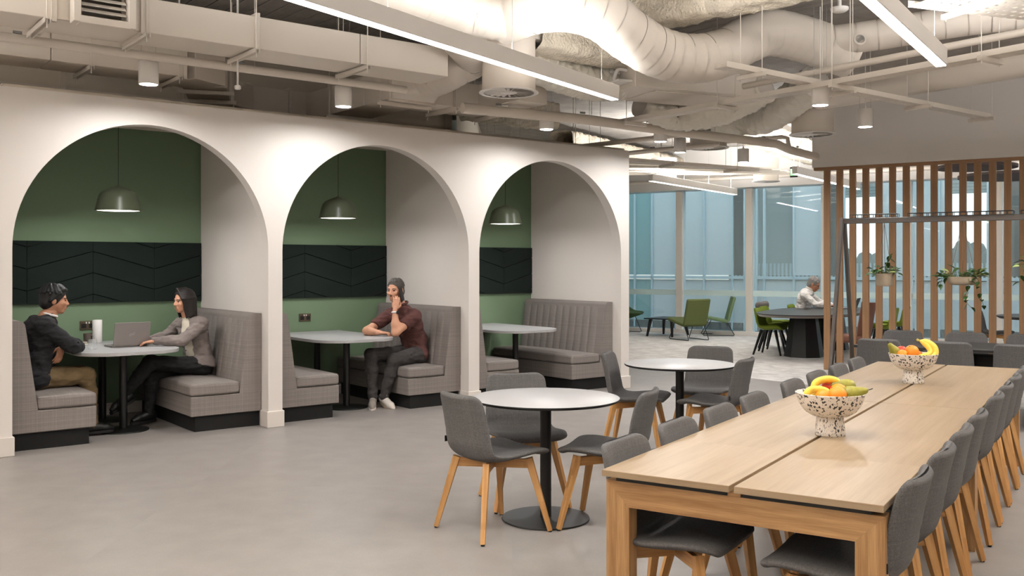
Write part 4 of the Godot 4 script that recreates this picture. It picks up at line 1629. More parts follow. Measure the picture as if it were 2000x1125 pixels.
	for k in 5:
		var z := -14.6 - 1.1 * k
		pipe("thin pale pipe above the lounge carpet, %s from the arched wall" % ["first", "second", "third", "fourth", "fifth"][k], [Vector3(0.2 + 0.1 * k, 3.18 + 0.04 * k, z), Vector3(4.4 + 0.3 * k, 3.18 + 0.04 * k, z - 1.6 + 0.5 * k)], 0.022, 0.0, "thin pipes over the lounge")
	pipe("long pale pipe before the beam over the windows", [pt(-9.5, 16.6, 3.42), pt(2.0, 16.6, 3.42)], 0.04)

	# small ceiling devices
	t = thing("detector", "white drop rod with a sensor at its end", "sensor", pa(1.47, -1.02, 2.98), 0.0)
	part(t, "sensor_head", MB.new().lathe([Vector2(0.0, 0.0), Vector2(0.02, 0.0), Vector2(0.028, 0.008), Vector2(0.028, 0.03), Vector2(0.012, 0.036), Vector2(0.0, 0.036)], 18), M.white_paint)
	part(t, "drop_rod", MB.new().rod(Vector3(0, 0.035, 0), Vector3(0, 1.16, 0), 0.009, 8), M.white_paint)
	t = thing("detector", "white round detector high on the ceiling beside the linear light", "sensor", Vector3(3.15, 3.98, -9.2), 0.0)
	part(t, "detector_disc", MB.new().lathe([Vector2(0.0, 0.0), Vector2(0.06, 0.0), Vector2(0.085, 0.02), Vector2(0.085, 0.04), Vector2(0.0, 0.05)], 24), M.white_paint)
	part(t, "drop_rod", MB.new().rod(Vector3(0, 0.045, 0), Vector3(0, 0.17, 0), 0.02, 8), M.white_paint)
	t = thing("exit_sign", "small green lit exit sign hanging beyond the slatted screen's end", "sign", Vector3(4.95, 3.10, -16.8), YT)
	part(t, "sign_box", MB.new().box(Vector3(0, 0.08, 0), Vector3(0.13, 0.18, 0.03), 0.004), M.black)
	part(t, "sign_face", MB.new().box(Vector3(0, 0.08, 0.016), Vector3(0.11, 0.12, 0.004)), M.exit_green)
	part(t, "sign_arrow", MB.new().box(Vector3(0, 0.08, 0.019), Vector3(0.05, 0.03, 0.002)), M.lit)
	part(t, "drop_rod", MB.new().rod(Vector3(0, 0.17, 0), Vector3(0, 1.04, 0), 0.006, 6), M.white_paint)


# the length of duct behind the grille: sheet walls round an open side
func open_section(t: Node3D) -> void:
	var m := MB.new()
	m.box(Vector3(0, 0.125, 0), Vector3(0.594, 0.004, 0.45))
	m.box(Vector3(0, -0.125, 0), Vector3(0.594, 0.004, 0.45))
	m.box(Vector3(0, 0, -0.223), Vector3(0.594, 0.254, 0.004))
	for s in [-1.0, 1.0]:
		m.box(Vector3(s * 0.225, 0, 0.223), Vector3(0.144, 0.254, 0.004))
	m.box(Vector3(0, -0.118, 0.223), Vector3(0.32, 0.018, 0.004))
	part(t, "duct_section", m, M.duct, pa(0.30, -1.16, 3.377), Basis(Vector3.UP, YA))


func grille_frame() -> MB:
	var m := MB.new()
	for s in [-1.0, 1.0]:
		m.box(Vector3(s * 0.185, 0.0, 0.05), Vector3(0.05, 0.34, 0.11), 0.003)
		m.box(Vector3(0, s * 0.15, 0.05), Vector3(0.34, 0.05, 0.11), 0.003)
	return m


# ---------------------------------------------------------------- chairs and tables
var chair0: Node3D


func spow(a: float, e: float) -> float:
	return signf(a) * pow(absf(a), e)


# upholstered shell: the side profile runs from the seat's front lip to the top of the back; faces +z
func chair_shell() -> MB:
	var pr := [Vector3(0, 0.438, 0.250), Vector3(0, 0.452, 0.225), Vector3(0, 0.456, 0.15), Vector3(0, 0.446, 0.04), Vector3(0, 0.438, -0.07), Vector3(0, 0.446, -0.145), Vector3(0, 0.482, -0.192), Vector3(0, 0.545, -0.216), Vector3(0, 0.66, -0.236), Vector3(0, 0.76, -0.258), Vector3(0, 0.812, -0.272)]
	var wd := [0.205, 0.226, 0.238, 0.240, 0.234, 0.226, 0.220, 0.217, 0.212, 0.204, 0.176]
	var path := spline(pr, 6)
	var n := path.size() - 1
	var m := MB.new()
	var f := func(i: float, j: float) -> Vector3:
		var k := i * n
		var a := mini(int(k), n - 1)
		var c := path[a].lerp(path[a + 1], k - a)
		var t := (path[a + 1] - path[a]).normalized()
		var nn := Vector3.RIGHT.cross(t).normalized()
		var wi := i * (wd.size() - 1)
		var wa := mini(int(wi), wd.size() - 2)
		var w := lerpf(wd[wa], wd[wa + 1], wi - wa)
		var e := minf(i, 1.0 - i)
		var end := sqrt(clampf(e / 0.035, 0.0, 1.0))
		var corner := sqrt(clampf(e / 0.07, 0.0, 1.0))
		w *= lerpf(0.72, 1.0, corner)
		var th := 0.021 * end
		# seam across the outer back
		th *= 1.0 - 0.30 * exp(-pow((i - 0.735) / 0.008, 2.0))
		var ang := TAU * j
		var x := spow(cos(ang), 0.42) * w
		var o := spow(sin(ang), 0.75) * th
		var side := pow(absf(x) / 0.24, 2.4)
		# sides curl up on the seat and forward on the back
		var curl := lerpf(0.022, 0.062, smoothstep(0.35, 0.75, i))
		return c + Vector3(x, 0, 0) - nn * (o - side * curl)
	m.surf(f, 62, 36, false, true)
	# close both ends
	for e in [0.0, 1.0]:
		var c := Vector3.ZERO
		var ring := []
		for k in 36:
			ring.append(f.call(e, k / 36.0))
			c += ring[k] / 36.0
		for k in 36:
			if e == 0.0:
				m.tri(c, ring[(k + 1) % 36], ring[k])
			else:
				m.tri(c, ring[k], ring[(k + 1) % 36])
	return m


func make_chair() -> Node3D:
	var t := thing("upholstered_chair", "", "chair")
	part(t, "shell", chair_shell(), M.chair)
	for sx in [-1.0, 1.0]:
		for sz in [-1.0, 1.0]:
			var top := Vector3(sx * 0.150, 0.425, sz * 0.150 - 0.0)
			var foot := Vector3(sx * 0.238, 0.008, sz * 0.238)
			var leg := part(t, "leg", MB.new().bar(foot, top, Vector2(0.025, 0.025), Vector2(0.036, 0.042), Vector3(sx, 0, -sz)), M.oak_leg)
			part(leg, "foot_pad", MB.new().rod(Vector3(foot.x, 0.0, foot.z), Vector3(foot.x, 0.009, foot.z), 0.011, 8), M.black)
	for s in [-1.0, 1.0]:
		part(t, "cross_rail", MB.new().bar(Vector3(-0.155, 0.393, -0.155 * s), Vector3(0.155, 0.393, 0.155 * s), Vector2(0.022, 0.052), Vector2(0.022, 0.052), Vector3(1, 0, -s)), M.oak_leg)
	part(t, "maker_tag", MB.new().box(Vector3(0.222, 0.52, -0.180), Vector3(0.006, 0.035, 0.016), 0.001), M.black)
	return t


func put_chair(at: Vector3, face: Vector3, label: String, group := "") -> Node3D:
	var yaw := atan2(face.x, face.z)
	var c: Node3D
	if chair0 == null:
		chair0 = make_chair()
		chair0.position = at
		chair0.rotation.y = yaw
		c = chair0
	else:
		c = copy(chair0, at, yaw)
		c.remove_meta("group")
	c.set_meta("label", label)
	if group:
		c.set_meta("group", group)
	return c


func round_table(at: Vector3, label: String) -> void:
	var t := thing("round_table", label, "table", at, 0.3)
	part(t, "table_top", MB.new().lathe([Vector2(0.0, 0.7285), Vector2(0.445, 0.7285), Vector2(0.449, 0.7385), Vector2(0.447, 0.740), Vector2(0.0, 0.740)], 72), M.laminate)
	part(t, "black_edge", MB.new().lathe([Vector2(0.440, 0.722), Vector2(0.4485, 0.727), Vector2(0.4512, 0.736), Vector2(0.4495, 0.7385), Vector2(0.44, 0.7385)], 72), M.black)
	part(t, "support_plate", MB.new().lathe([Vector2(0.0, 0.712), Vector2(0.16, 0.716), Vector2(0.16, 0.7285)], 32), M.black)
	part(t, "column", MB.new().lathe([Vector2(0.034, 0.012), Vector2(0.034, 0.714)], 24), M.black)
	part(t, "base_disc", MB.new().lathe([Vector2(0.0, 0.0), Vector2(0.262, 0.0), Vector2(0.268, 0.004), Vector2(0.266, 0.011), Vector2(0.05, 0.016), Vector2(0.0, 0.016)], 56), M.black)


func build_tables() -> void:
	# two round tables and their chairs
	var c1 := Vector3(0.205, 0, -5.82)
	round_table(c1, "round white cafe table with black edge, nearest the long oak table's end")
	put_chair(Vector3(-0.113, 0, -5.58), Vector3(0.80, 0, -0.60), "grey chair with back turned to the open floor, at the near round table")
	put_chair(Vector3(0.077, 0, -6.22), Vector3(0.233, 0, 0.972), "grey chair between the near round table and the phone man's booth")
	put_chair(Vector3(0.579, 0, -5.695), Vector3(-0.934, 0, -0.356), "grey chair between the near round table and the long oak table")
	var c2 := Vector3(1.37, 0, -7.81)
	round_table(c2, "round white cafe table with black edge, farther one by the end pier")
	put_chair(Vector3(1.03, 0, -7.93), Vector3(0.945, 0, 0.30), "grey chair on the booth side of the farther round table")
	put_chair(Vector3(1.68, 0, -8.38), Vector3(-0.45, 0, 0.89), "grey chair on the lounge side of the farther round table")
	put_chair(Vector3(1.63, 0, -7.63), Vector3(-0.86, 0, -0.51), "grey chair between the farther round table and the long oak table")

	# long oak table, two lengths by two boards
	var t := thing("long_table", "long oak communal table with a split top and square frame legs", "table", OT, YT)
	for k in 2:
		for j in 2:
			var s0 := 0.0 if j == 0 else 0.532
			var l0 := 2.4985 * k + (0.0015 if k else 0.0)
			part(t, "top_board", MB.new().box(Vector3(s0 + 0.257, 0.7325, -(l0 + 1.2485)), Vector3(0.514, 0.025, 2.497), 0.0015), M.oak_top)
	for l in [0.035, 2.34, 4.93]:
		var fr := Node3D.new()
		fr.name = "leg_frame"
		fr.position = Vector3(0, 0, -l)
		t.add_child(fr, true)
		var d := 0.07 if l < 1.0 or l > 4.0 else 0.12
		for q in [0.0, 1.0]:
			# mitred: post outline and beam outline share the diagonal
			var x0 := 0.003 if q == 0.0 else 1.043
			var g := 1.0 if q == 0.0 else -1.0
			var post := PackedVector2Array([Vector2(x0, 0.0), Vector2(x0 + g * 0.098, 0.0), Vector2(x0 + g * 0.098, 0.602), Vector2(x0, 0.70)])
			if g < 0.0:
				post.reverse()
			part(fr, "post", board(post, d, true), M.oak)
		part(fr, "beam", board(PackedVector2Array([Vector2(0.101, 0.6025), Vector2(0.945, 0.6025), Vector2(1.0425, 0.70), Vector2(0.0035, 0.70)]), d, false), M.oak)
	part(t, "spine_rail", MB.new().box(Vector3(0.523, 0.708, -2.49), Vector3(0.05, 0.018, 4.92), 0.001), M.oak)
	for s in [0.27, 0.776]:
		part(t, "recessed_core", MB.new().box(Vector3(s, 0.7095, -2.49), Vector3(0.45, 0.0205, 4.91), 0.001), M.black)
	var nth := ["first", "second", "third", "fourth", "fifth", "sixth", "seventh", "eighth"]
	var right := [0.28, 0.84, 1.39, 1.94, 2.73, 3.28, 3.84, 4.40]
	for k in 8:
		put_chair(pt(0.86, right[k]), -Vector3(0.84292, 0, 0.53804), "grey chair %s from the black desk, on the long oak table's side away from booths" % nth[7 - k], "chairs along the long table, far side from the booths")
	var left := [0.30, 0.86, 1.42, 1.97, 2.72, 3.30, 3.88, 4.45]
	for k in 8:
		put_chair(pt(0.185, left[k]), Vector3(0.84292, 0, 0.53804), "grey chair %s from the black desk, on the long oak table's booth side" % nth[7 - k], "chairs along the long table, booth side")

	# fruit bowls
	bowl(pt(0.555, 1.256, 0.745), "black and white speckled pedestal bowl with pears and oranges")
	bowl(pt(0.515, 3.60, 0.745), "black and white speckled pedestal bowl with a bunch of bananas")
	fruit_near(pt(0.555, 1.256, 0.745))
	fruit_far(pt(0.515, 3.60, 0.745))

	# black desk under the plant frame
	var dk := thing("work_desk", "long black work desk under the hanging planters", "table", pt(0, 7.17), YT)
	for k in 2:
		part(dk, "desk_top", MB.new().box(Vector3(0.62 + 2.42 * k, 0.727, 0), Vector3(2.40, 0.026, 0.98), 0.003), M.desk)
	for k in 4:
		var x := -0.45 + 1.42 * k
		for z in [-0.36, 0.36]:
			part(dk, "leg", MB.new().box(Vector3(x, 0.357, z), Vector3(0.06, 0.714, 0.05), 0.003), M.black)
		part(dk, "cross_beam", MB.new().box(Vector3(x, 0.68, 0), Vector3(0.06, 0.06, 0.7), 0.003), M.black)
		part(dk, "oak_cheek", MB.new().box(Vector3(x + 0.72, 0.55, -0.1), Vector3(0.10, 0.30, 0.03), 0.003), M.oak)
	part(dk, "cable_trough", MB.new().box(Vector3(1.8, 0.60, 0), Vector3(4.2, 0.12, 0.22), 0.004), M.black)
	var front := [-0.33, 0.31, 0.90, 1.52]
	for k in 4:
		put_chair(pt(front[k], 6.86), Vector3(0.53804, 0, -0.84292), "grey chair %s from the desk frame's leg, its back to the long oak table" % nth[k], "chairs on the oak table side of the black desk")
	var back := [-0.36, 0.29, 0.88, 1.5]
	for k in 4:
		put_chair(pt(back[k], 7.82), -Vector3(0.53804, 0, -0.84292), "grey chair %s from the desk frame's leg, its back to the slatted screen" % nth[k], "chairs on the screen side of the black desk")

	# slatted screen
	var sc := thing("slatted_screen", "screen of upright oak slats under the plain bulkhead", "screen", pt(-2.02, 11.12), YT)
	var slat := MB.new().box(Vector3(0.045, 1.475, 0), Vector3(0.09, 2.95, 0.055), 0.003).mesh()
	for k in 27:
		part(sc, "slat", slat, M.oak_slat, Vector3(0.1834 * k, 0, 0))
	part(sc, "head_rail", MB.new().box(Vector3(2.35, 2.972, 0), Vector3(4.98, 0.044, 0.10), 0.003), M.oak_slat)


func board(poly: PackedVector2Array, d: float, upright: bool) -> MB:
	var m := MB.new().extrude(poly, -d, 0.0)
	for k in m.uv.size():
		var p := m.v[k]
		m.uv[k] = Vector2(p.y, p.x + p.z * 0.7) if upright else Vector2(p.x, p.y + p.z * 0.7)
	return m


func bowl(at: Vector3, label: String) -> void:
	var t := thing("fruit_bowl", label, "bowl", at, 0.0, "")
	part(t, "bowl_body", MB.new().lathe([Vector2(0.0, 0.098), Vector2(0.04, 0.092), Vector2(0.085, 0.094), Vector2(0.115, 0.112), Vector2(0.142, 0.148), Vector2(0.157, 0.195), Vector2(0.158, 0.199), Vector2(0.155, 0.2005), Vector2(0.151, 0.197), Vector2(0.136, 0.152), Vector2(0.108, 0.122), Vector2(0.06, 0.108), Vector2(0.0, 0.106)], 64), M.chips)
	part(t, "pedestal", MB.new().lathe([Vector2(0.0, 0.0), Vector2(0.066, 0.0), Vector2(0.069, 0.003), Vector2(0.068, 0.02), Vector2(0.061, 0.085), Vector2(0.060, 0.098)], 48), M.chips)


func orange(at: Vector3, r: float, label: String, m: Material) -> void:
	var t := thing("orange", label, "fruit", at, rng.randf() * 6.0, "")
	part(t, "peel", MB.new().ball(Vector3(0, 0, 0), Vector3(r, r * 0.92, r), Basis.IDENTITY, 16, 24), m)
	part(t, "navel", MB.new().ball(Vector3(r * 0.3, r * 0.74, r * 0.45), Vector3(0.006, 0.004, 0.006), Basis.IDENTITY, 5, 8), M.olive_stem)


func pear(at: Vector3, towards: Vector3, label: String) -> void:
	var t := thing("pear", label, "fruit", at)
	var z := towards.normalized()
	var x := Vector3.UP.cross(z).normalized()
	var q := Basis(x, z, x.cross(z))
	part(t, "flesh", MB.new().lathe([Vector2(0.0, -0.046), Vector2(0.016, -0.044), Vector2(0.034, -0.03), Vector2(0.0385, -0.006), Vector2(0.034, 0.018), Vector2(0.024, 0.042), Vector2(0.018, 0.06), Vector2(0.013, 0.074), Vector2(0.005, 0.081), Vector2(0.0, 0.082)], 28, Vector3.ZERO, q), M.pear)
	part(t, "stem", MB.new().tube(PackedVector3Array([q * Vector3(0, 0.080, 0), q * Vector3(0.002, 0.092, 0), q * Vector3(0.007, 0.103, 0)]), 0.0022, 6), M.stem)


func banana(at: Vector3, pts: Array, label: String, group := "") -> void:
	var t := thing("banana", label, "fruit", at, 0.0, group)
	var p := spline(pts, 7)
	var r := PackedFloat32Array()
	for k in p.size():
		var i := float(k) / (p.size() - 1)
		r.append(lerpf(0.006, 0.0175, smoothstep(0.0, 0.2, i)) * lerpf(1.0, 0.35, smoothstep(0.82, 1.0, i)))
	part(t, "skin", MB.new().tube(p, r, 7), M.banana)
	part(t, "stalk", MB.new().tube(PackedVector3Array([p[0], p[0] + (p[0] - p[1]).normalized() * 0.022]), 0.0058, 7), M.banana_stalk)


func fruit_near(o: Vector3) -> void:
	# x to the right of the picture plane is roughly world x, the camera side is +z
	rng.seed = 8
	var p := func(x: float, y: float, z: float) -> Vector3: return o + Vector3(x, y, z)
	orange(p.call(-0.055, 0.192, 0.075), 0.036, "orange at the rim beside the bananas, in the pear bowl", M.orange)
	orange(p.call(0.005, 0.200, 0.085), 0.042, "large orange at the front of the pear bowl", M.orange)
	orange(p.call(0.035, 0.206, 0.012), 0.039, "orange half hidden behind the others in the pear bowl", M.orange)
	orange(p.call(-0.03, 0.165, -0.01), 0.040, "orange at the bottom of the pear bowl", M.orange)
	pear(p.call(0.075, 0.200, 0.06), Vector3(0.85, 0.22, 0.1), "brown green pear lying with stem at the bowl's rim")
	pear(p.call(0.085, 0.222, -0.03), Vector3(-0.9, 0.12, 0.15), "green pear lying behind with stem to the bananas")
	banana(p.call(-0.07, 0.205, 0.03), [Vector3(0.055, -0.01, 0.035), Vector3(0.02, 0.012, 0.03), Vector3(-0.025, 0.016, 0.02), Vector3(-0.05, 0.004, 0.02), Vector3(-0.056, -0.018, 0.02)], "single yellow banana leaning on the rim of the pear bowl")
	banana(p.call(-0.01, 0.235, -0.03), [Vector3(0.075, 0.0, -0.005), Vector3(0.04, 0.018, 0.0), Vector3(-0.005, 0.024, 0.005), Vector3(-0.05, 0.008, 0.01), Vector3(-0.062, -0.03, 0.015), Vector3(-0.055, -0.05, 0.02)], "arched yellow banana on top of the pear bowl")
	var a := thing("apple", "red apple between the bananas and green pear", "fruit", p.call(0.01, 0.222, -0.045))
	part(a, "skin", MB.new().ball(Vector3.ZERO, Vector3(0.034, 0.031, 0.034), Basis.IDENTITY, 12, 18), M.apple)
	part(a, "stem", MB.new().rod(Vector3(0, 0.028, 0), Vector3(0.003, 0.042, 0), 0.0015, 5), M.stem)


func fruit_far(o: Vector3) -> void:
	var p := func(x: float, y: float, z: float) -> Vector3: return o + Vector3(x, y, z)
	orange(p.call(-0.095, 0.198, 0.055), 0.035, "small orange at the rim of the banana bowl", M.orange)
	orange(p.call(-0.028, 0.218, 0.045), 0.045, "large orange beside the bunch of bananas", M.orange)
	orange(p.call(0.03, 0.185, 0.0), 0.036, "orange under the bunch of bananas", M.orange)
	var a := thing("apple", "red apple behind the oranges in the banana bowl", "fruit", p.call(-0.075, 0.217, -0.01))
	part(a, "skin", MB.new().ball(Vector3.ZERO, Vector3(0.036, 0.033, 0.036), Basis.IDENTITY, 12, 18), M.apple)
	part(a, "stem", MB.new().rod(Vector3(0, 0.03, 0), Vector3(0.003, 0.044, 0), 0.0015, 5), M.stem)
	pear(p.call(-0.118, 0.206, -0.005), Vector3(-0.4, 0.5, 0.1), "green pear at the back rim of the banana bowl")
	var tip := Vector3(0.035, 0.287, 0.02)
	var bends := [[Vector3(0.075, 0.252, 0.045), Vector3(0.085, 0.215, 0.07), Vector3(0.05, 0.195, 0.088), Vector3(-0.005, 0.192, 0.095)], [Vector3(0.088, 0.272, 0.03), Vector3(0.122, 0.235, 0.05), Vector3(0.115, 0.20, 0.068), Vector3(0.07, 0.186, 0.085)], [Vector3(0.095, 0.278, 0.01), Vector3(0.135, 0.250, 0.02), Vector3(0.141, 0.212, 0.035), Vector3(0.118, 0.182, 0.05)]]
	for k in 3:
		var pts := [Vector3.ZERO]
		for q in bends[k]:
			pts.append(q - tip)
		banana(o + tip, pts, "yellow banana of the standing bunch, %s" % ["next to the oranges", "middle one of three", "farthest from the oranges"][k], "bananas of the bunch")


# ---------------------------------------------------------------- lounge by the windows
func lounge_chair(at: Vector3, face: Vector3, label: String, m: Material) -> void:
	var t := thing("lounge_chair", label, "chair", at, atan2(face.x, face.z))
	part(t, "seat", MB.new().rbox(Vector3(0, 0.37, 0.06), Vector3(0.58, 0.065, 0.60), 0.03, Basis(Vector3.RIGHT, -0.20)), m)
	part(t, "backrest", MB.new().rbox(Vector3(0, 0.585, -0.305), Vector3(0.58, 0.56, 0.065), 0.03, Basis(Vector3.RIGHT, -0.26)), m)
	for s in [-1.0, 1.0]:
		var x: float = s * 0.25
		part(t, "sled_leg", MB.new().tube(PackedVector3Array([Vector3(x, 0.36, 0.12), Vector3(x, 0.03, 0.30), Vector3(x, 0.010, 0.29), Vector3(x, 0.010, -0.36), Vector3(x, 0.03, -0.37), Vector3(x, 0.33, -0.20)]), 0.008, 8), M.black)
	part(t, "cross_rod", MB.new().rod(Vector3(-0.25, 0.33, -0.20), Vector3(0.25, 0.33, -0.20), 0.008, 8), M.black)
	part(t, "cross_rod", MB.new().rod(Vector3(-0.25, 0.36, 0.12), Vector3(0.25, 0.36, 0.12), 0.008, 8), M.black)


func green_chair(at: Vector3, face: Vector3, label: String, group := "") -> void:
	var t := thing("shell_chair", label, "chair", at, atan2(face.x, face.z), group)
	var pr := [Vector3(0, 0.445, 0.23), Vector3(0, 0.455, 0.12), Vector3(0, 0.445, -0.04), Vector3(0, 0.455, -0.15), Vector3(0, 0.52, -0.21), Vector3(0, 0.66, -0.245), Vector3(0, 0.80, -0.27)]
	var path := spline(pr, 4)
	var n := path.size() - 1
	for layer in 2:
		var m := MB.new()
		var f := func(i: float, j: float) -> Vector3:
			var a := mini(int(i * n), n - 1)
			var c := path[a].lerp(path[a + 1], i * n - a)
			var tt := (path[a + 1] - path[a]).normalized()
			var nn := Vector3.RIGHT.cross(tt).normalized()
			var ang := TAU * j
			var e := minf(i, 1.0 - i)
			var w := 0.225 * lerpf(0.75, 1.0, sqrt(clampf(e / 0.1, 0.0, 1.0))) - 0.006 * layer
			var x := spow(cos(ang), 0.5) * w
			var o := spow(sin(ang), 0.8) * 0.012 * sqrt(clampf(e / 0.04, 0.0, 1.0))
			return c + Vector3(x, 0, 0) + nn * (pow(absf(x) / 0.22, 2.0) * 0.06 - o + (-0.012 if layer == 0 else 0.006))
		m.surf(f, 28, 24, false, true)
		part(t, "outer_shell" if layer == 0 else "seat_pad", m, M.lime)
	for sx in [-1.0, 1.0]:
		for sz in [-1.0, 1.0]:
			part(t, "leg", MB.new().bar(Vector3(sx * 0.24, 0.0, sz * 0.24), Vector3(sx * 0.15, 0.43, sz * 0.12), Vector2(0.024, 0.024), Vector2(0.04, 0.04), Vector3(sx, 0, -sz)), M.black)


func build_lounge() -> void:
	lounge_chair(Vector3(3.66, 0, -19.90), Vector3(-0.43, 0, -0.90), "olive green lounge chair on wire sled legs, back turned to the round tables", M.olive)
	lounge_chair(Vector3(4.51, 0, -21.15), Vector3(-0.98, 0, -0.12), "pale green lounge chair on wire sled legs, side on by the window", M.mint)
	# armchair cut by the end pier
	var t := thing("shell_armchair", "dark green wide shell armchair at the end of the arched wall", "chair", Vector3(2.62, 0, -22.05), 0.9)
	var m := MB.new()
	var f := func(i: float, j: float) -> Vector3:
		var ang := TAU * j
		var rim := Vector3(cos(ang) * 0.46, 0.44 + 0.40 * pow(maxf(0.0, -sin(ang)), 1.6) + 0.05 * absf(cos(ang)), sin(ang) * 0.40)
		var c := Vector3(0, 0.36, 0.0)
		var q := c.lerp(rim, sin(minf(i, 0.5) * PI))
		if i > 0.5:
			q = (c - Vector3(0, 0.05, 0)).lerp(rim, sin((1.0 - i) * PI)) - Vector3(0, 0.02, 0) * (1.0 if i > 0.51 else 0.0)
		return q
	m.surf(f, 20, 36, true, true)
	part(t, "shell", m, M.forest)
	part(t, "seat_cushion", MB.new().ball(Vector3(0, 0.44, 0.06), Vector3(0.36, 0.05, 0.30), Basis.IDENTITY, 10, 24), M.forest)
	for s in [-1.0, 1.0]:
		part(t, "wire_leg", MB.new().tube(PackedVector3Array([Vector3(s * 0.16, 0.37, 0.16), Vector3(s * 0.27, 0.02, 0.26), Vector3(s * 0.27, 0.008, 0.22), Vector3(s * 0.27, 0.008, -0.26), Vector3(s * 0.27, 0.02, -0.28), Vector3(s * 0.16, 0.37, -0.14)]), 0.008, 8), M.black)
	# coffee table
	t = thing("coffee_table", "low black coffee table between the green lounge chairs", "table", Vector3(3.42, 0, -21.0), YT - 0.05)
	part(t, "table_top", MB.new().rbox(Vector3(0, 0.385, 0), Vector3(0.72, 0.028, 0.9), 0.013), M.black)
	for sx in [-1.0, 1.0]:
		for sz in [-1.0, 1.0]:
			part(t, "leg", MB.new().bar(Vector3(sx * 0.30, 0.0, sz * 0.40), Vector3(sx * 0.25, 0.373, sz * 0.32), Vector2(0.035, 0.035), Vector2(0.06, 0.06), Vector3.RIGHT), M.black)
	# oval meeting table
	var oc := Vector3(5.42, 0, -16.95)
	var od := Vector3(0.545, 0, -0.838)
	t = thing("meeting_table", "large black oval meeting table on faceted pedestals", "table", oc, atan2(-od.z, od.x))
	var q := PackedVector2Array()
	for k in 56:
		var a := TAU * k / 56.0
		q.append(Vector2(spow(cos(a), 0.72) * 1.85, spow(sin(a), 0.82) * 0.82))
	var flat := Transform3D(Basis(Vector3(1, 0, 0), Vector3(0, 0, -1), Vector3(0, 1, 0)), Vector3.ZERO)
	part(t, "table_top", MB.new().extrude(q, 0.728, 0.742, flat), M.desk)
	var q2 := PackedVector2Array()
	for p in q:
		q2.append(p * Vector2(0.975, 0.95))
	part(t, "bevelled_edge", MB.new().surf(func(i: float, j: float) -> Vector3:
		var k := int(round(j * 56.0)) % 56
		var p := q2[k].lerp(q[k], i)
		return Vector3(p.x, lerpf(0.690, 0.728, i), -p.y), 1, 56, true, false), M.table_edge)
	for s in [-1.0, 1.0]:
		var fm := MB.new()
		for k in 8:
			var a0 := TAU * (k + 0.5) / 8.0
			var a1 := TAU * (k + 1.5) / 8.0
			var g := func(a: float, y: float, r: float) -> Vector3: return Vector3(s * 0.85 + cos(a) * r * 1.05, y, sin(a) * r)
			fm.quad(g.call(a1, 0.0, 0.33), g.call(a0, 0.0, 0.33), g.call(a0, 0.728, 0.22), g.call(a1, 0.728, 0.22))
		part(t, "pedestal", fm, M.black)
	var far_side := Vector3(-0.838, 0, -0.545)
	green_chair(oc - od * 0.80 + far_side * 0.58, -far_side, "lime green shell chair with black legs at the oval table's rounded end")
	green_chair(oc - od * 0.10 + far_side * 0.72, -far_side, "lime green shell chair second along the oval table from its rounded end")
	green_chair(oc + od * 0.58 + far_side * 0.95, -far_side, "lime green shell chair beside the man in a white shirt")
	green_chair(oc + od * 1.35 - far_side * 1.0, far_side, "lime green shell chair behind the oak slats")
	green_chair(oc + od * 0.45 - far_side * 0.98, far_side, "lime green shell chair with its back to the oak slats")
	# jacket over a chair back
	var jk := MB.new()
	var jf := field(0.03)
	var jp := oc + od * 0.50 + far_side * 1.18 + Vector3(0, 0.80, 0)
	jf.cap(jp - od * 0.2, jp + od * 0.2, 0.06, 0.07)
	jf.cap(jp - od * 0.15, jp - od * 0.2 - Vector3(0, 0.2, 0), 0.06, 0.04)
	jf.cap(jp + od * 0.2, jp + od * 0.24 - Vector3(0, 0.22, 0), 0.06, 0.05)
	jf.into(jk, 0.016)
	solo("jacket", jk, M.grey_cloth, "grey jacket slung over a green chair by the window", "jacket")
	# round table and grey shell chairs behind the screen
	var rt := Vector3(8.6, 0, -15.0)
	t = thing("meeting_table", "round grey table with dark pedestal behind the slatted screen", "table", rt)
	part(t, "table_top", MB.new().lathe([Vector2(0.0, 0.70), Vector2(0.86, 0.70), Vector2(0.9, 0.725), Vector2(0.9, 0.742), Vector2(0.0, 0.742)], 56), M.desk)
	part(t, "pedestal", MB.new().lathe([Vector2(0.42, 0.0), Vector2(0.28, 0.70)], 8), M.black)
	for k in 4:
		var a := 0.6 + TAU * k / 4.0
		var d := Vector3(cos(a), 0, sin(a))
		put_chair(rt + d * 0.92, -d, "grey chair at the round grey table behind the slatted screen, %s" % ["far wall side", "screen side", "oval table side", "window side"][k], "chairs behind the screen")
	# rust coloured high chair seen between the slats
	t = thing("high_back_chair", "rust brown high backed chair between the oval table and the screen", "chair", Vector3(5.42, 0, -15.28), -1.9)
	part(t, "back_shell", MB.new().surf(func(i: float, j: float) -> Vector3:
		var x := lerpf(-1.0, 1.0, j)
		return Vector3(x * 0.30 * (0.55 + 0.45 * sin(minf(i * 1.3 + 0.35, 1.6))), 0.30 + 0.65 * i, -0.28 - 0.10 * i + x * x * 0.22), 14, 14, false), M.rust)
	part(t, "seat", MB.new().rbox(Vector3(0, 0.38, 0.02), Vector3(0.52, 0.12, 0.52), 0.05), M.rust)
	for sx in [-1.0, 1.0]:
		for sz in [-1.0, 1.0]:
			part(t, "leg", MB.new().bar(Vector3(sx * 0.24, 0.0, sz * 0.24), Vector3(sx * 0.18, 0.33, sz * 0.18), Vector2(0.022, 0.022), Vector2(0.03, 0.03)), M.black)
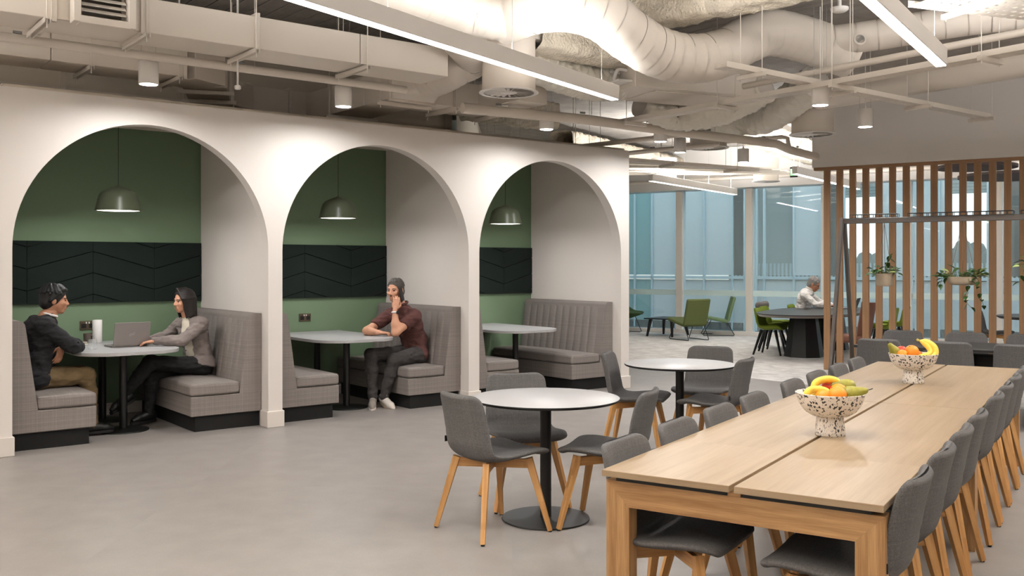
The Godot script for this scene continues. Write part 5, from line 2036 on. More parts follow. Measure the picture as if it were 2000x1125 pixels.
	# dark round ceiling panels behind the screen
	for p in [[8.2, -15.6, 0.85, "larger"], [6.9, -14.2, 0.55, "smaller"]]:
		t = thing("acoustic_raft", "%s dark round acoustic raft hung behind the slatted screen" % p[3], "ceiling panel", Vector3(p[0], 2.98, p[1]))
		part(t, "raft_disc", MB.new().lathe([Vector2(0.0, 0.0), Vector2(p[2], 0.0), Vector2(p[2], 0.045), Vector2(0.0, 0.045)], 48), M.raft)
		for k in 3:
			var a := TAU * k / 3.0
			part(t, "hanger_wire", MB.new().rod(Vector3(cos(a) * p[2] * 0.7, 0.044, sin(a) * p[2] * 0.7), Vector3(cos(a) * p[2] * 0.7, 1.16, sin(a) * p[2] * 0.7), 0.002, 5), M.steel)


# ---------------------------------------------------------------- plant frame
func leaf_mesh(l: float, w: float) -> ArrayMesh:
	var m := MB.new()
	m.surf(func(i: float, j: float) -> Vector3:
		var x := lerpf(-1.0, 1.0, j)
		var ww := w * sin(PI * pow(i, 0.75)) * 0.5
		return Vector3(x * ww, -0.22 * l * i * i + absf(x) * ww * 0.35, i * l), 7, 4, false)
	return m.mesh()


func plant(t: Node3D, o: Vector3, spread: Vector2, count: int, seed_: int, size: float) -> void:
	rng.seed = seed_
	var a := leaf_mesh(size, size * 0.62)
	var b := leaf_mesh(size * 0.8, size * 0.5)
	var stems := MB.new()
	for k in count:
		var ang := rng.randf() * TAU
		var r := sqrt(rng.randf())
		var base := o + Vector3(cos(ang) * spread.x * 0.6 * r, 0.0, sin(ang) * spread.y * 0.6 * r)
		var rise := rng.randf_range(0.01, 0.09) * (1.4 - r)
		var tip := base + Vector3(cos(ang) * spread.x * 0.45 * r, rise, sin(ang) * spread.y * 0.45 * r)
		stems.tube(PackedVector3Array([base, base.lerp(tip, 0.5) + Vector3(0, 0.015, 0), tip]), 0.002, 5, false)
		var yaw := ang * -1.0 + PI * 0.5 + rng.randf_range(-0.8, 0.8)
		var q := Basis(Vector3.UP, yaw) * Basis(Vector3.RIGHT, rng.randf_range(-0.7, 0.35)) * Basis(Vector3.BACK, rng.randf_range(-0.5, 0.5))
		part(t, "leaf", a if k % 2 else b, M.leaf_pale if rng.randf() < 0.14 else M.leaf, tip, q)
	part(t, "stems", stems, M.stem_green)


func vine(t: Node3D, pts: Array, seed_: int, size: float) -> void:
	rng.seed = seed_
	var p := spline(pts, 6)
	part(t, "vine", MB.new().tube(p, 0.0022, 5), M.stem_green)
	var a := leaf_mesh(size, size * 0.6)
	for k in range(2, p.size(), 3):
		var q := Basis(Vector3.UP, rng.randf() * TAU) * Basis(Vector3.RIGHT, rng.randf_range(0.1, 0.9))
		part(t, "leaf", a, M.leaf, p[k], q)


func build_planters() -> void:
	var L := 7.17
	var t := thing("plant_frame", "dark bronze steel frame standing over the black desk", "frame", pt(-0.80, L), YT)
	part(t, "beam", MB.new().box(Vector3(2.4, 2.012, 0), Vector3(4.8, 0.055, 0.06), 0.003), M.bronze)
	for e in [0.0, 4.78]:
		for s in [-1.0, 1.0]:
			part(t, "leg", MB.new().bar(Vector3(e - 0.015, 0.0, s * 0.60), Vector3(e, 2.04, s * 0.05), Vector2(0.032, 0.07), Vector2(0.032, 0.06), Vector3.RIGHT), M.bronze)
	# wire baskets clipped on the beam
	for x in [[0.08, 0.555], [0.655, 1.62], [1.68, 2.6]]:
		var m := MB.new()
		for y in [0.0, 0.036]:
			for z in [-0.045, 0.045]:
				m.rod(Vector3(x[0], 2.041 + y, z), Vector3(x[1], 2.041 + y, z), 0.0035, 6)
		var k: float = x[0]
		while k <= x[1] + 0.001:
			for z in [-0.045, 0.045]:
				m.rod(Vector3(k, 2.041, z), Vector3(k, 2.077, z), 0.0035, 5)
			m.rod(Vector3(k, 2.041, -0.045), Vector3(k, 2.041, 0.045), 0.0035, 5)
			k += (x[1] - x[0]) / roundf((x[1] - x[0]) / 0.06)
		part(t, "wire_basket", m, M.black)
	# upright pot
	var p := thing("hanging_planter", "round concrete pot with variegated leafy plant hanging from the frame", "planter", pt(-0.383, L, 1.325), YT)
	part(p, "pot", MB.new().lathe([Vector2(0.0, 0.0), Vector2(0.075, 0.0), Vector2(0.083, 0.006), Vector2(0.09, 0.13), Vector2(0.086, 0.132), Vector2(0.080, 0.11), Vector2(0.0, 0.11)], 32), M.concrete)
	for k in 3:
		var a := TAU * k / 3.0 + 0.4
		part(p, "cord", MB.new().rod(Vector3(cos(a) * 0.086, 0.13, sin(a) * 0.086), Vector3(0, 0.66, 0), 0.0025, 5), M.cord)
	plant(p, Vector3(0, 0.125, 0), Vector2(0.13, 0.13), 34, 3, 0.085)
	vine(p, [Vector3(0.01, 0.12, 0), Vector3(0.02, 0.22, 0.02), Vector3(0.05, 0.30, 0.01), Vector3(0.09, 0.345, 0.0)], 4, 0.09)
	vine(p, [Vector3(0.02, 0.13, 0.02), Vector3(0.10, 0.15, 0.03), Vector3(0.17, 0.165, 0.03)], 5, 0.06)
	# oval trough
	p = thing("hanging_planter", "oval concrete trough with trailing ivy hanging from the frame", "planter", pt(0.362, L, 1.345), YT)
	var tm := MB.new().lathe([Vector2(0.0, 0.0), Vector2(0.09, 0.0), Vector2(0.125, 0.012), Vector2(0.14, 0.045), Vector2(0.142, 0.08), Vector2(0.134, 0.082), Vector2(0.125, 0.06), Vector2(0.0, 0.06)], 36)
	part(p, "pot", tm, M.concrete, Vector3.ZERO, Basis.from_scale(Vector3(1.0, 1.0, 0.62)))
	for x in [-0.12, 0.0, 0.12]:
		part(p, "cord", MB.new().rod(Vector3(x, 0.075, 0), Vector3(0.0, 0.64, 0), 0.0025, 5), M.cord)
	plant(p, Vector3(0, 0.075, 0), Vector2(0.22, 0.11), 62, 7, 0.085)
	vine(p, [Vector3(0.06, 0.08, 0.06), Vector3(0.07, 0.03, 0.10), Vector3(0.06, -0.08, 0.11), Vector3(0.05, -0.16, 0.10), Vector3(0.09, -0.22, 0.10)], 8, 0.075)
	vine(p, [Vector3(0.12, 0.08, 0.05), Vector3(0.165, 0.02, 0.07), Vector3(0.17, -0.10, 0.07), Vector3(0.20, -0.21, 0.06)], 9, 0.07)
	vine(p, [Vector3(-0.12, 0.08, 0.04), Vector3(-0.18, 0.06, 0.05), Vector3(-0.20, 0.0, 0.05)], 10, 0.075)
	# third pot, cut by the picture's edge
	p = thing("hanging_planter", "round concrete pot with trailing plant, farthest along the frame", "planter", pt(1.02, L, 1.40), YT)
	part(p, "pot", MB.new().lathe([Vector2(0.0, 0.0), Vector2(0.075, 0.0), Vector2(0.083, 0.006), Vector2(0.09, 0.13), Vector2(0.086, 0.132), Vector2(0.080, 0.11), Vector2(0.0, 0.11)], 32), M.concrete)
	for k in 3:
		var a := TAU * k / 3.0
		part(p, "cord", MB.new().rod(Vector3(cos(a) * 0.086, 0.13, sin(a) * 0.086), Vector3(0, 0.585, 0), 0.0025, 5), M.cord)
	plant(p, Vector3(0, 0.125, 0), Vector2(0.17, 0.15), 30, 13, 0.085)
	vine(p, [Vector3(-0.06, 0.12, 0.03), Vector3(-0.13, 0.08, 0.05), Vector3(-0.15, -0.03, 0.05)], 14, 0.08)


# ---------------------------------------------------------------- people
func torso(f: Field, j: Dictionary, g: float) -> void:
	var side: Vector3 = (j.sl - j.sr).normalized()
	var up: Vector3 = (j.neck - j.pelvis).normalized()
	var fwd := side.cross(up).normalized()
	var b := Basis(side, up, fwd)
	var s: float = j.size
	f.cap(j.hl, j.hr, (0.098 + g) * s, (0.098 + g) * s)
	f.cap(j.pelvis, j.waist, (0.112 + g) * s, (0.108 + g) * s)
	f.ell(j.waist, Vector3(0.150 * j.wide + g, 0.16 + g, 0.108 + g) * s, b)
	f.ell(j.chest, Vector3(0.168 * j.wide + g, 0.185 + g, 0.118 + g) * s, b)
	f.cap(j.chest + up * 0.11 * s, j.sl - side * 0.015, (0.072 + g) * s, (0.060 + g) * s)
	f.cap(j.chest + up * 0.11 * s, j.sr + side * 0.015, (0.072 + g) * s, (0.060 + g) * s)
	f.cap(j.neck - up * 0.03 * s, j.neck + up * 0.02 * s, (0.072 + g) * s, (0.058 + g * 0.5) * s)


func arm(f: Field, sh: Vector3, el: Vector3, wr: Vector3, g: float, s: float) -> void:
	f.cap(sh, el, (0.056 + g) * s, (0.043 + g) * s)
	f.cap(el, el.lerp(wr, 0.35), (0.043 + g) * s, (0.043 + g) * s)
	f.cap(el.lerp(wr, 0.35), wr, (0.043 + g) * s, (0.028 + g) * s)


func leg(f: Field, hip: Vector3, kn: Vector3, an: Vector3, g: float, s: float) -> void:
	f.cap(hip, kn, (0.088 + g) * s, (0.060 + g) * s)
	f.cap(kn, kn.lerp(an, 0.35), (0.060 + g) * s, (0.055 + g) * s)
	f.cap(kn.lerp(an, 0.35), an, (0.055 + g) * s, (0.038 + g) * s)


func body_mesh(j: Dictionary) -> MB:
	var m := MB.new()
	var f := field(0.03)
	torso(f, j, -0.008)
	arm(f, j.sl, j.el, j.wl, 0.0, j.size)
	arm(f, j.sr, j.er, j.wr, 0.0, j.size)
	leg(f, j.hl, j.kl, j.al, -0.006, j.size)
	leg(f, j.hr, j.kr, j.ar, -0.006, j.size)
	f.cap(j.neck, j.head.origin - j.head.basis.y * 0.07, 0.055 * j.size, 0.052 * j.size)
	f.into(m, 0.014)
	head_into(m, j.head, j.hs)
	if j.has("handl"):
		hand_into(m, j.handl, -1.0, j.get("curll", 0.35), j.size)
	if j.has("handr"):
		hand_into(m, j.handr, 1.0, j.get("curlr", 0.35), j.size)
	return m


func trousers(o: Node3D, j: Dictionary, m: Material, cell := 0.013) -> void:
	var f := field(0.03)
	f.wrinkle = 0.012
	f.cap(j.hl, j.hr, 0.106 * j.size, 0.106 * j.size)
	f.cap(j.pelvis, j.pelvis.lerp(j.waist, 0.7), 0.120 * j.size, 0.116 * j.size)
	leg(f, j.hl, j.kl, j.al, 0.012, j.size)
	leg(f, j.hr, j.kr, j.ar, 0.012, j.size)
	for q in [[j.kl, j.al], [j.kr, j.ar]]:
		f.cut(q[1] + (q[1] - q[0]).normalized() * 0.015, q[1] - q[0])
	var b := MB.new()
	f.cuts.clear()
	f.into(b, cell)
	part(o, "trousers", b, m)


func build_people() -> void:
	booth_pair()
	phone_man()
	far_man()
	booth_things()


func jp(base: Vector2, u: float, v: float, y: float) -> Vector3:
	return Vector3(u - base.x, y, -(v - base.y))


func booth_pair() -> void:
	# man in a blazer, faces +u (local +x)
	var b := Vector2(0.33, 0.70)
	var J := func(u: float, v: float, y: float) -> Vector3: return jp(b, u, v, y)
	var j := {"size": 1.0, "wide": 1.14, "hs": 1.06}
	j.pelvis = J.call(0.315, 0.70, 0.565)
	j.waist = J.call(0.325, 0.70, 0.73)
	j.chest = J.call(0.345, 0.70, 0.895)
	j.neck = J.call(0.390, 0.70, 1.075)
	j.sl = J.call(0.350, 0.895, 1.01)
	j.sr = J.call(0.350, 0.505, 1.01)
	j.er = J.call(0.560, 0.47, 0.832)
	j.wr = J.call(0.665, 0.66, 0.805)
	j.el = J.call(0.590, 0.93, 0.832)
	j.wl = J.call(0.530, 0.66, 0.822)
	j.hl = J.call(0.315, 0.79, 0.555)
	j.hr = J.call(0.315, 0.61, 0.555)
	j.kl = J.call(0.720, 0.80, 0.545)
	j.kr = J.call(0.715, 0.60, 0.545)
	j.al = J.call(0.70, 0.80, 0.10)
	j.ar = J.call(0.76, 0.60, 0.10)
	j.head = look(J.call(0.468, 0.70, 1.228), Vector3(1, -0.06, 0.18))
	j.handr = look(j.wr, Vector3(0.2, 0.05, -1.0))
	j.handl = look(J.call(0.505, 0.60, 0.815), Vector3(-0.35, -0.9, 0.35), Vector3(0.6, 0.1, 0.9))
	var o := thing("person", "man in dark blazer and khaki trousers leaning on booth table", "person", pa(b.x, b.y), YA)
	part(o, "body", body_mesh(j), M.skin_tan)
	face_parts(o, j.head, M.hair_black, j.hs)
	var m := MB.new()
	var f := field(0.03)
	f.wrinkle = 0.014
	torso(f, j, 0.028)
	arm(f, j.sl, j.el, j.wl, 0.020, 1.0)
	arm(f, j.sr, j.er, j.wr, 0.020, 1.0)
	f.cap(j.chest + Vector3(-0.05, 0.05, 0), j.neck + Vector3(-0.03, -0.03, 0), 0.12, 0.085)
	f.cap(j.pelvis, j.pelvis + Vector3(0.0, -0.04, 0), 0.135, 0.13)
	f.cap(j.pelvis + Vector3(-0.03, -0.06, 0.06), j.pelvis + Vector3(-0.03, -0.06, -0.06), 0.10, 0.10)
	f.cut(j.neck + Vector3(0.0, 0.035, 0), Vector3(-0.25, 1, 0))
	f.cut(Vector3(0, 0.475, 0), Vector3(0.35, -1, 0))
	f.into(m, 0.012)
	part(o, "blazer", m, M.blazer)
	trousers(o, j, M.khaki)
	part(o, "shirt_collar", MB.new().tube(ring(j.head.origin + Vector3(-0.045, -0.125, 0), Vector3(0.30, 1, 0), 0.064), 0.011, 8, false), M.shirt_white)
	hair_short(o, j.head, j.hs, M.hair_black, 0.022, true)
	part(o, "beard", beard(j.head, j.hs), M.hair_black)
	shoe(o, j.al + Vector3(0, 0.02, 0), Vector3(1, 0, 0), Vector3.UP, M.black, M.black)
	shoe(o, j.ar + Vector3(0, 0.02, 0), Vector3(1, 0, 0), Vector3.UP, M.black, M.black)
	part(o, "ring", MB.new().tube(ring(j.handl * Vector3(0.0, -0.012, 0.105), j.handl.basis.z, 0.011), 0.003, 6, false), M.steel)

	# woman in a cardigan, faces -u
	b = Vector2(1.80, 0.85)
	j = {"size": 0.93, "wide": 0.93, "hs": 0.97}
	j.pelvis = J.call(0, 0, 0)
	var K := func(u: float, v: float, y: float) -> Vector3: return jp(Vector2(1.80, 0.85), u, v, y)
	j.pelvis = K.call(1.825, 0.85, 0.555)
	j.waist = K.call(1.810, 0.85, 0.70)
	j.chest = K.call(1.775, 0.85, 0.855)
	j.neck = K.call(1.725, 0.85, 1.025)
	j.sl = K.call(1.790, 0.690, 0.962)
	j.sr = K.call(1.700, 1.005, 0.962)
	j.el = K.call(1.590, 0.655, 0.812)
	j.wl = K.call(1.385, 0.80, 0.815)
	j.er = K.call(1.590, 1.09, 0.835)
	j.wr = K.call(1.375, 0.97, 0.815)
	j.hl = K.call(1.825, 0.77, 0.548)
	j.hr = K.call(1.825, 0.93, 0.548)
	j.kl = K.call(1.335, 0.80, 0.615)
	j.al = K.call(1.115, 0.86, 0.315)
	j.kr = K.call(1.395, 0.92, 0.505)
	j.ar = K.call(1.365, 0.93, 0.11)
	j.head = look(K.call(1.676, 0.85, 1.188), Vector3(-1, -0.06, 0.22))
	j.handl = look(j.wl, Vector3(-1, -0.12, -0.25))
	j.handr = look(j.wr, Vector3(-1, -0.12, 0.1))
	j.curll = 0.3
	o = thing("person", "woman in grey cardigan and black trousers working at a laptop", "person", pa(1.80, 0.85), YA)
	part(o, "body", body_mesh(j), M.skin_fair)
	face_parts(o, j.head, M.hair_brown, j.hs)
	m = MB.new()
	f = field(0.03)
	torso(f, j, 0.010)
	f.cut(j.neck + Vector3(0, 0.03, 0), Vector3(-0.35, 1, 0))
	f.cut(K.call(1.8, 0.85, 0.56), Vector3(0, -1, 0))
	f.into(m, 0.012)
	part(o, "blouse", m, M.shirt_cream)
	m = MB.new()
	f = field(0.03)
	f.wrinkle = 0.012
	torso(f, j, 0.022)
	arm(f, j.sl, j.el, j.wl, 0.012, j.size)
	arm(f, j.sr, j.er, j.wr, 0.012, j.size)
	f.cap(j.pelvis + Vector3(0.02, 0.0, 0.05), j.pelvis + Vector3(0.02, 0.0, -0.05), 0.125, 0.125)
	f.cut(j.neck + Vector3(0, 0.02, 0), Vector3(-0.5, 1, 0))
	f.cut(K.call(1.8, 0.85, 0.565), Vector3(-0.25, -1, 0.0))
	f.carve(K.call(1.665, 0.790, 0.82), Vector3(0.085, 0.36, 0.060), Basis(Vector3.BACK, 0.22))
	f.into(m, 0.012)
	part(o, "cardigan", m, M.cardigan)
	for k in 3:
		part(o, "button", MB.new().ball(K.call(1.668 + 0.012 * k, 0.765, 0.71 - 0.055 * k), Vector3(0.006, 0.006, 0.006), Basis.IDENTITY, 5, 8), M.black)
	trousers(o, j, M.black_cloth)
	part(o, "lanyard", MB.new().tube(PackedVector3Array([K.call(1.70, 0.76, 0.625), K.call(1.67, 0.73, 0.600), K.call(1.655, 0.725, 0.575)]), 0.007, 6), M.lanyard)
	# shoulder length hair
	m = MB.new()
	f = field(0.03)
	var h: Transform3D = j.head
	f.ell(h * Vector3(0, 0.036, -0.018), Vector3(0.087, 0.097, 0.106), h.basis)
	for s in [-1.0, 1.0]:
		f.cap(h * Vector3(s * 0.058, 0.02, -0.03), h * Vector3(s * 0.072, -0.13, -0.03), 0.040, 0.034)
	f.cap(h * Vector3(0, 0.0, -0.07), h * Vector3(0, -0.14, -0.075), 0.052, 0.045)
	f.k = 0.010
	rng.seed = 19
	for s in [-1.0, 1.0]:
		for q in 9:
			var a := -0.9 + 0.25 * q
			var c := Vector3(0.006 * s, 0.128, -0.03 + 0.012 * q)
			var top := Vector3(s * 0.088 * cos(a * 0.7), 0.03, -0.02 - sin(a) * -0.085)
			var low := Vector3(s * (0.080 + rng.randf_range(-0.012, 0.012)) * cos(a * 0.6), -0.15 + rng.randf_range(-0.02, 0.015), -0.035 + sin(a) * 0.06)
			f.cap(h * c, h * top, 0.009, 0.012)
			f.cap(h * top, h * low, 0.012, 0.009)
	f.carve(h * Vector3(0.0, -0.03, 0.095), Vector3(0.074, 0.108, 0.105), h.basis)
	f.into(m, 0.0055)
	part(o, "hair", m, M.hair_brown)
	shoe(o, j.al, Vector3(-0.86, -0.42, 0.15), Vector3(-0.3, 0.9, 0), M.black, M.black)
	shoe(o, j.ar + Vector3(0, 0.01, 0), Vector3(-0.95, 0, 0.25), Vector3.UP, M.black, M.black)


func ring(c: Vector3, axis: Vector3, r: float) -> PackedVector3Array:
	var z := axis.normalized()
	var x := z.cross(Vector3(0.3, 0.1, 0.9)).normalized()
	var y := z.cross(x)
	var o := PackedVector3Array()
	for k in 21:
		o.append(c + (x * cos(TAU * k / 20.0) + y * sin(TAU * k / 20.0)) * r)
	return o


func hair_short(o: Node3D, h: Transform3D, s: float, m: Material, lift: float, fringe: bool) -> void:
	var f := field(0.02)
	var b := MB.new()
	f.ell(h * (Vector3(0, 0.040, -0.018) * s), Vector3(0.076 + lift * 0.5, 0.086 + lift * 0.7, 0.098 + lift * 0.4) * s, h.basis)
	f.ell(h * (Vector3(0, -0.01, -0.055) * s), Vector3(0.070 + lift * 0.4, 0.075, 0.058 + lift * 0.4) * s, h.basis)
	if fringe:
		f.cap(h * (Vector3(-0.04, 0.09, 0.05) * s), h * (Vector3(0.03, 0.085, 0.075) * s), 0.026, 0.026)
		for q in [-1.0, 1.0]:
			f.cap(h * (Vector3(q * 0.074, 0.06, 0.02) * s), h * (Vector3(q * 0.079, -0.0, -0.035) * s), 0.017, 0.016)
	f.k = 0.009
	rng.seed = 17
	for q in 30:
		var az := TAU * q / 30.0 + rng.randf_range(-0.1, 0.1)
		var e0 := rng.randf_range(0.9, 1.25)
		var e1 := rng.randf_range(0.15, 0.5) if cos(az) < 0.4 else rng.randf_range(0.55, 0.8)
		var rr := Vector3(0.078 + lift * 0.6, 0.088 + lift * 0.8, 0.100 + lift * 0.5) * s
		var d0 := Vector3(sin(az) * cos(e0), sin(e0), cos(az) * cos(e0))
		var d1 := Vector3(sin(az + 0.25) * cos(e1), sin(e1), cos(az + 0.25) * cos(e1))
		f.cap(h * (Vector3(0, 0.040, -0.018) * s + d0 * rr), h * (Vector3(0, 0.040, -0.018) * s + d1 * rr), 0.005 + lift * 0.25, 0.004 + lift * 0.3)
	f.carve(h * (Vector3(0, -0.045, 0.095) * s), Vector3(0.092, 0.105 if fringe else 0.115, 0.10) * s, h.basis)
	f.carve(h * (Vector3(0, -0.12, 0.02) * s), Vector3(0.12, 0.08, 0.075) * s, h.basis)
	f.into(b, 0.006)
	part(o, "hair", b, m)


func beard(h: Transform3D, s: float) -> MB:
	var m := MB.new()
	m.tube(PackedVector3Array([h * (Vector3(-0.024, -0.056, 0.084) * s), h * (Vector3(0, -0.046, 0.0975) * s), h * (Vector3(0.024, -0.056, 0.084) * s)]), 0.0055, 6)
	m.ball(h * (Vector3(0, -0.088, 0.066) * s), Vector3(0.020, 0.014, 0.0155) * s, h.basis, 8, 10)
	return m


func phone_man() -> void:
	# seated on the right bench of the second booth, faces -u and a little towards the room
	var b := Vector2(4.12, 0.58)
	var J := func(u: float, v: float, y: float) -> Vector3: return jp(b, u, v, y)
	var j := {"size": 1.0, "wide": 1.12, "hs": 1.06}
	j.pelvis = J.call(4.20, 0.60, 0.555)
	j.waist = J.call(4.18, 0.60, 0.72)
	j.chest = J.call(4.10, 0.58, 0.885)
	j.neck = J.call(4.02, 0.58, 1.070)
	j.sl = J.call(4.06, 0.385, 0.985)
	j.sr = J.call(4.00, 0.785, 0.990)
	j.el = J.call(3.835, 0.42, 0.812)
	j.wl = J.call(3.842, 0.445, 1.060)
	j.er = J.call(3.690, 0.80, 0.815)
	j.wr = J.call(3.735, 0.60, 0.805)
	j.hl = J.call(4.19, 0.51, 0.548)
	j.hr = J.call(4.19, 0.70, 0.548)
	j.kl = J.call(3.800, 0.40, 0.515)
	j.al = J.call(3.705, 0.44, 0.125)
	j.kr = J.call(3.655, 0.64, 0.560)
	j.ar = J.call(3.60, 0.50, 0.125)
	j.head = look(J.call(3.925, 0.575, 1.262), Vector3(-1, -0.04, 0.55))
	j.handl = look(j.wl, Vector3(0.22, 0.95, -0.10), Vector3(-0.3, 0.0, 0.9))
	j.curll = 0.28
	j.handr = look(j.wr, Vector3(0.7, -0.05, 0.7))
	j.curlr = 0.65
	var o := thing("person", "man in maroon polo shirt talking on a phone", "person", pa(b.x, b.y), YA)
	part(o, "body", body_mesh(j), M.skin_fair)
	face_parts(o, j.head, M.hair_grey, j.hs)
	var m := MB.new()
	var f := field(0.03)
	f.wrinkle = 0.012
	torso(f, j, 0.014)
	f.cap(j.sl, j.sl.lerp(j.el, 0.60), 0.076, 0.068)
	f.cap(j.sr, j.sr.lerp(j.er, 0.60), 0.076, 0.068)
	f.cut(j.neck + Vector3(0, 0.045, 0), Vector3(0.25, 1, 0))
	f.cut(j.sl.lerp(j.el, 0.62), (j.el - j.sl) + Vector3(0, 0, 0.12))
	f.cut(J.call(4.1, 0.6, 0.535), Vector3(-0.35, -1, 0))
	f.into(m, 0.012)
	part(o, "polo_shirt", m, M.maroon)
	part(o, "shirt_collar", MB.new().tube(ring(j.neck + Vector3(-0.012, 0.045, 0), Vector3(-0.35, 1, 0), 0.066), 0.014, 8, false), M.maroon)
	trousers(o, j, M.charcoal)
	hair_short(o, j.head, j.hs, M.hair_grey, 0.008, false)
	part(o, "beard", beard(j.head, j.hs), M.hair_grey)
	var w := part(o, "wristwatch", MB.new().tube(ring(j.wl - (j.wl - j.el).normalized() * 0.03, j.wl - j.el, 0.033), 0.009, 8, false), M.shirt_white)
	part(w, "watch_case", MB.new().lathe([Vector2(0.0, 0.0), Vector2(0.021, 0.0), Vector2(0.021, 0.010), Vector2(0.0, 0.012)], 20, j.wl - (j.wl - j.el).normalized() * 0.03 + Vector3(0.012, 0, 0.034), Basis(Vector3.RIGHT, PI * 0.5)), M.black)
	shoe(o, j.al + Vector3(0, 0.0, 0), Vector3(0.10, -0.32, 0.95), Vector3(-0.2, 0.9, 0.35), M.shoe_white, M.sole)
	shoe(o, j.ar + Vector3(0, 0.0, 0), Vector3(-0.55, -0.18, 0.8), Vector3.UP, M.shoe_grey, M.shoe_white)
	# the phone is held at the near ear
	var h: Transform3D = j.head
	var at := pa(b.x, b.y)
	var r := Basis(Vector3.UP, YA)
	var pm := MB.new().rbox(Vector3.ZERO, Vector3(0.009, 0.150, 0.072), 0.004)
	var ph := part(self, numbered("smartphone"), pm, M.black, at + r * (h * Vector3(0.095, -0.045, 0.03)), r * h.basis * Basis(Vector3.RIGHT, 0.35))
	tag(ph, "black smartphone held to the ear of the man in maroon", "phone")


func far_man() -> void:
	var at := Vector3(5.55, 0, -18.05)
	var yaw := 1.05
	# local: faces +z
	var j := {"size": 1.06, "wide": 1.12, "hs": 1.12}
	j.pelvis = Vector3(0, 0.56, -0.05)
	j.waist = Vector3(0, 0.73, -0.06)
	j.chest = Vector3(0, 0.90, -0.02)
	j.neck = Vector3(0, 1.065, 0.06)
	j.sl = Vector3(0.20, 0.985, 0.01)
	j.sr = Vector3(-0.20, 0.985, 0.01)
	j.el = Vector3(0.25, 0.82, 0.24)
	j.wl = Vector3(0.13, 0.80, 0.46)
	j.er = Vector3(-0.25, 0.82, 0.24)
	j.wr = Vector3(-0.13, 0.80, 0.46)
	j.hl = Vector3(0.09, 0.555, -0.04)
	j.hr = Vector3(-0.09, 0.555, -0.04)
	j.kl = Vector3(0.13, 0.55, 0.40)
	j.kr = Vector3(-0.13, 0.55, 0.40)
	j.al = Vector3(0.13, 0.10, 0.40)
	j.ar = Vector3(-0.13, 0.10, 0.40)
	j.head = look(Vector3(0, 1.185, 0.145), Vector3(0, -0.45, 1))
	j.handl = look(j.wl, Vector3(-0.1, 0.0, 1))
	j.handr = look(j.wr, Vector3(0.1, 0.0, 1))
	var o := thing("person", "grey haired man in white shirt reading at the oval black table", "person", at, yaw)
	part(o, "body", body_mesh(j), M.skin_tan)
	face_parts(o, j.head, M.hair_grey, j.hs)
	var m := MB.new()
	var f := field(0.03)
	f.wrinkle = 0.014
	torso(f, j, 0.016)
	arm(f, j.sl, j.el, j.wl, 0.014, 1.0)
	arm(f, j.sr, j.er, j.wr, 0.014, 1.0)
	f.cut(j.neck + Vector3(0, 0.045, 0), Vector3(0, 1, 0.3))
	f.into(m, 0.014)
	part(o, "shirt", m, M.shirt_white)
	trousers(o, j, M.charcoal, 0.016)
	hair_short(o, j.head, j.hs, M.hair_silver, 0.012, false)
	part(o, "shirt_collar", MB.new().tube(ring(j.neck + Vector3(0, 0.045, 0.012), Vector3(0, 1, 0.5), 0.066), 0.016, 8, false), M.shirt_white)
	part(o, "glasses", MB.new().tube(PackedVector3Array([j.head * Vector3(-0.08, 0.012, 0.0), j.head * Vector3(-0.066, 0.006, 0.086), j.head * Vector3(0, 0.004, 0.105), j.head * Vector3(0.066, 0.006, 0.086), j.head * Vector3(0.08, 0.012, 0.0)]), 0.0035, 6), M.black)
	for s in [-1.0, 1.0]:
		shoe(o, Vector3(s * 0.13, 0.11, 0.40), Vector3(0, 0, 1), Vector3.UP, M.black, M.black)
	green_chair(at + Vector3(-0.06, 0, 0.02), Vector3(sin(yaw), 0, cos(yaw)), "lime green shell chair under the man in a white shirt")
	# tablet and papers on the table before him
	var r := Basis(Vector3.UP, yaw)
	var t := thing("tablet", "black tablet propped upright before the man in white shirt", "tablet", at + r * Vector3(0, 0.743, 0.92), yaw)
	part(t, "screen_slab", MB.new().rbox(Vector3(0, 0.10, 0), Vector3(0.30, 0.21, 0.010), 0.004, Basis(Vector3.RIGHT, 0.35)), M.black)
	part(t, "keyboard", MB.new().rbox(Vector3(0, 0.006, -0.14), Vector3(0.30, 0.011, 0.20), 0.004), M.black)
	solo("paper_sheet", MB.new().box(Vector3(0, 0.002, 0), Vector3(0.21, 0.003, 0.297)), M.shirt_white, "white paper sheets on the oval black table", "paper", at + r * Vector3(0.26, 0.743, 0.55), yaw + 0.2)


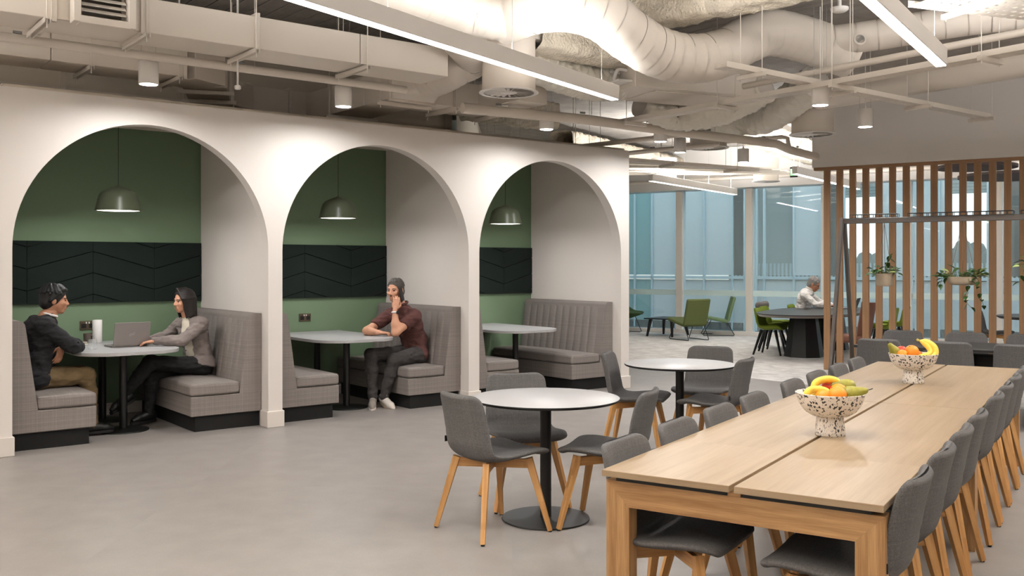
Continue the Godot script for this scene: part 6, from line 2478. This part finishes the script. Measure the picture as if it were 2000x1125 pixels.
func booth_things() -> void:
	var y := 0.766
	# laptop: hinge along u, lid back towards the room
	var t := thing("laptop", "open grey laptop with a looped emblem on its lid", "laptop", pa(1.178, 0.86, y), YA + 0.06)
	part(t, "base", MB.new().rbox(Vector3(-0.01, 0.009, -0.115), Vector3(0.335, 0.016, 0.225), 0.006), M.laptop)
	var lid := part(t, "lid", MB.new().rbox(Vector3(0, 0.114, 0), Vector3(0.338, 0.226, 0.008), 0.0035), M.laptop, Vector3(0, 0.012, 0), Basis(Vector3.RIGHT, 0.20))
	part(lid, "screen", MB.new().box(Vector3(0, 0.114, -0.0045), Vector3(0.318, 0.20, 0.001)), M.black)
	var loop := PackedVector3Array()
	for k in 33:
		var a := TAU * k / 32.0
		loop.append(Vector3(0.024 * cos(a) * (1.0 + 0.15 * sin(a)), 0.112 + 0.011 * sin(2.0 * a) + 0.008 * cos(a), 0.0042))
	part(lid, "emblem", MB.new().tube(loop, 0.0012, 5, false), M.emblem)
	var keys := MB.new()
	for i in 12:
		for k in 4:
			keys.box(Vector3(-0.138 + i * 0.0235, 0.0175, -0.05 - k * 0.022), Vector3(0.019, 0.002, 0.018))
	part(t, "keyboard", keys, M.black)
	# white flask-like roll, mug, tumbler, notebooks, cup
	t = thing("white_cylinder", "tall plain white cylinder standing by the socket on the booth table", "bottle", pa(1.05, 1.55, y))
	part(t, "cylinder_body", MB.new().lathe([Vector2(0.0, 0.0), Vector2(0.044, 0.0), Vector2(0.046, 0.003), Vector2(0.046, 0.226), Vector2(0.043, 0.230), Vector2(0.0, 0.230)], 32), M.shirt_white)
	t = thing("mug", "grey brown mug beside the tall white cylinder", "mug", pa(0.975, 1.60, y))
	part(t, "mug_body", MB.new().lathe([Vector2(0.0, 0.0), Vector2(0.034, 0.0), Vector2(0.041, 0.02), Vector2(0.044, 0.095), Vector2(0.040, 0.095), Vector2(0.036, 0.02), Vector2(0.0, 0.008)], 28), M.mug)
	part(t, "handle", MB.new().tube(spline([Vector3(0.042, 0.078, 0.012), Vector3(0.062, 0.075, 0.02), Vector3(0.064, 0.045, 0.02), Vector3(0.042, 0.028, 0.012)], 5), 0.006, 8), M.mug_handle)
	t = thing("tumbler", "clear glass tumbler of water at the front of the booth table", "glass", pa(0.815, 0.80, y))
	part(t, "glass_wall", MB.new().lathe([Vector2(0.0, 0.0), Vector2(0.030, 0.0), Vector2(0.041, 0.012), Vector2(0.044, 0.035), Vector2(0.034, 0.092), Vector2(0.0325, 0.092), Vector2(0.042, 0.035), Vector2(0.039, 0.014), Vector2(0.028, 0.006), Vector2(0.0, 0.006)], 32), M.tumbler)
	t = thing("notebook", "closed brown notebook under a second one by the blazer man's elbow", "book", pa(0.80, 1.42, y), YA + 0.1)
	part(t, "cover", MB.new().rbox(Vector3(0, 0.008, 0), Vector3(0.22, 0.016, 0.15), 0.003), M.mug)
	part(t, "page_block", MB.new().box(Vector3(0.004, 0.008, 0.004), Vector3(0.216, 0.011, 0.148)), M.shirt_cream)
	t = thing("notebook", "brown notebook lying on top of another by the grey mug", "book", pa(0.83, 1.46, y + 0.0165), YA - 0.08)
	part(t, "cover", MB.new().rbox(Vector3(0, 0.006, 0), Vector3(0.18, 0.012, 0.13), 0.003), M.mug)
	part(t, "page_block", MB.new().box(Vector3(0.004, 0.006, 0.004), Vector3(0.176, 0.008, 0.128)), M.shirt_cream)
	t = thing("travel_cup", "white cup with dark lid behind the laptop", "cup", pa(1.32, 1.55, y))
	part(t, "cup_body", MB.new().lathe([Vector2(0.0, 0.0), Vector2(0.033, 0.0), Vector2(0.042, 0.108), Vector2(0.0, 0.108)], 28), M.shirt_white)
	part(t, "lid", MB.new().lathe([Vector2(0.043, 0.106), Vector2(0.043, 0.118), Vector2(0.036, 0.122), Vector2(0.0, 0.122)], 28), M.black)
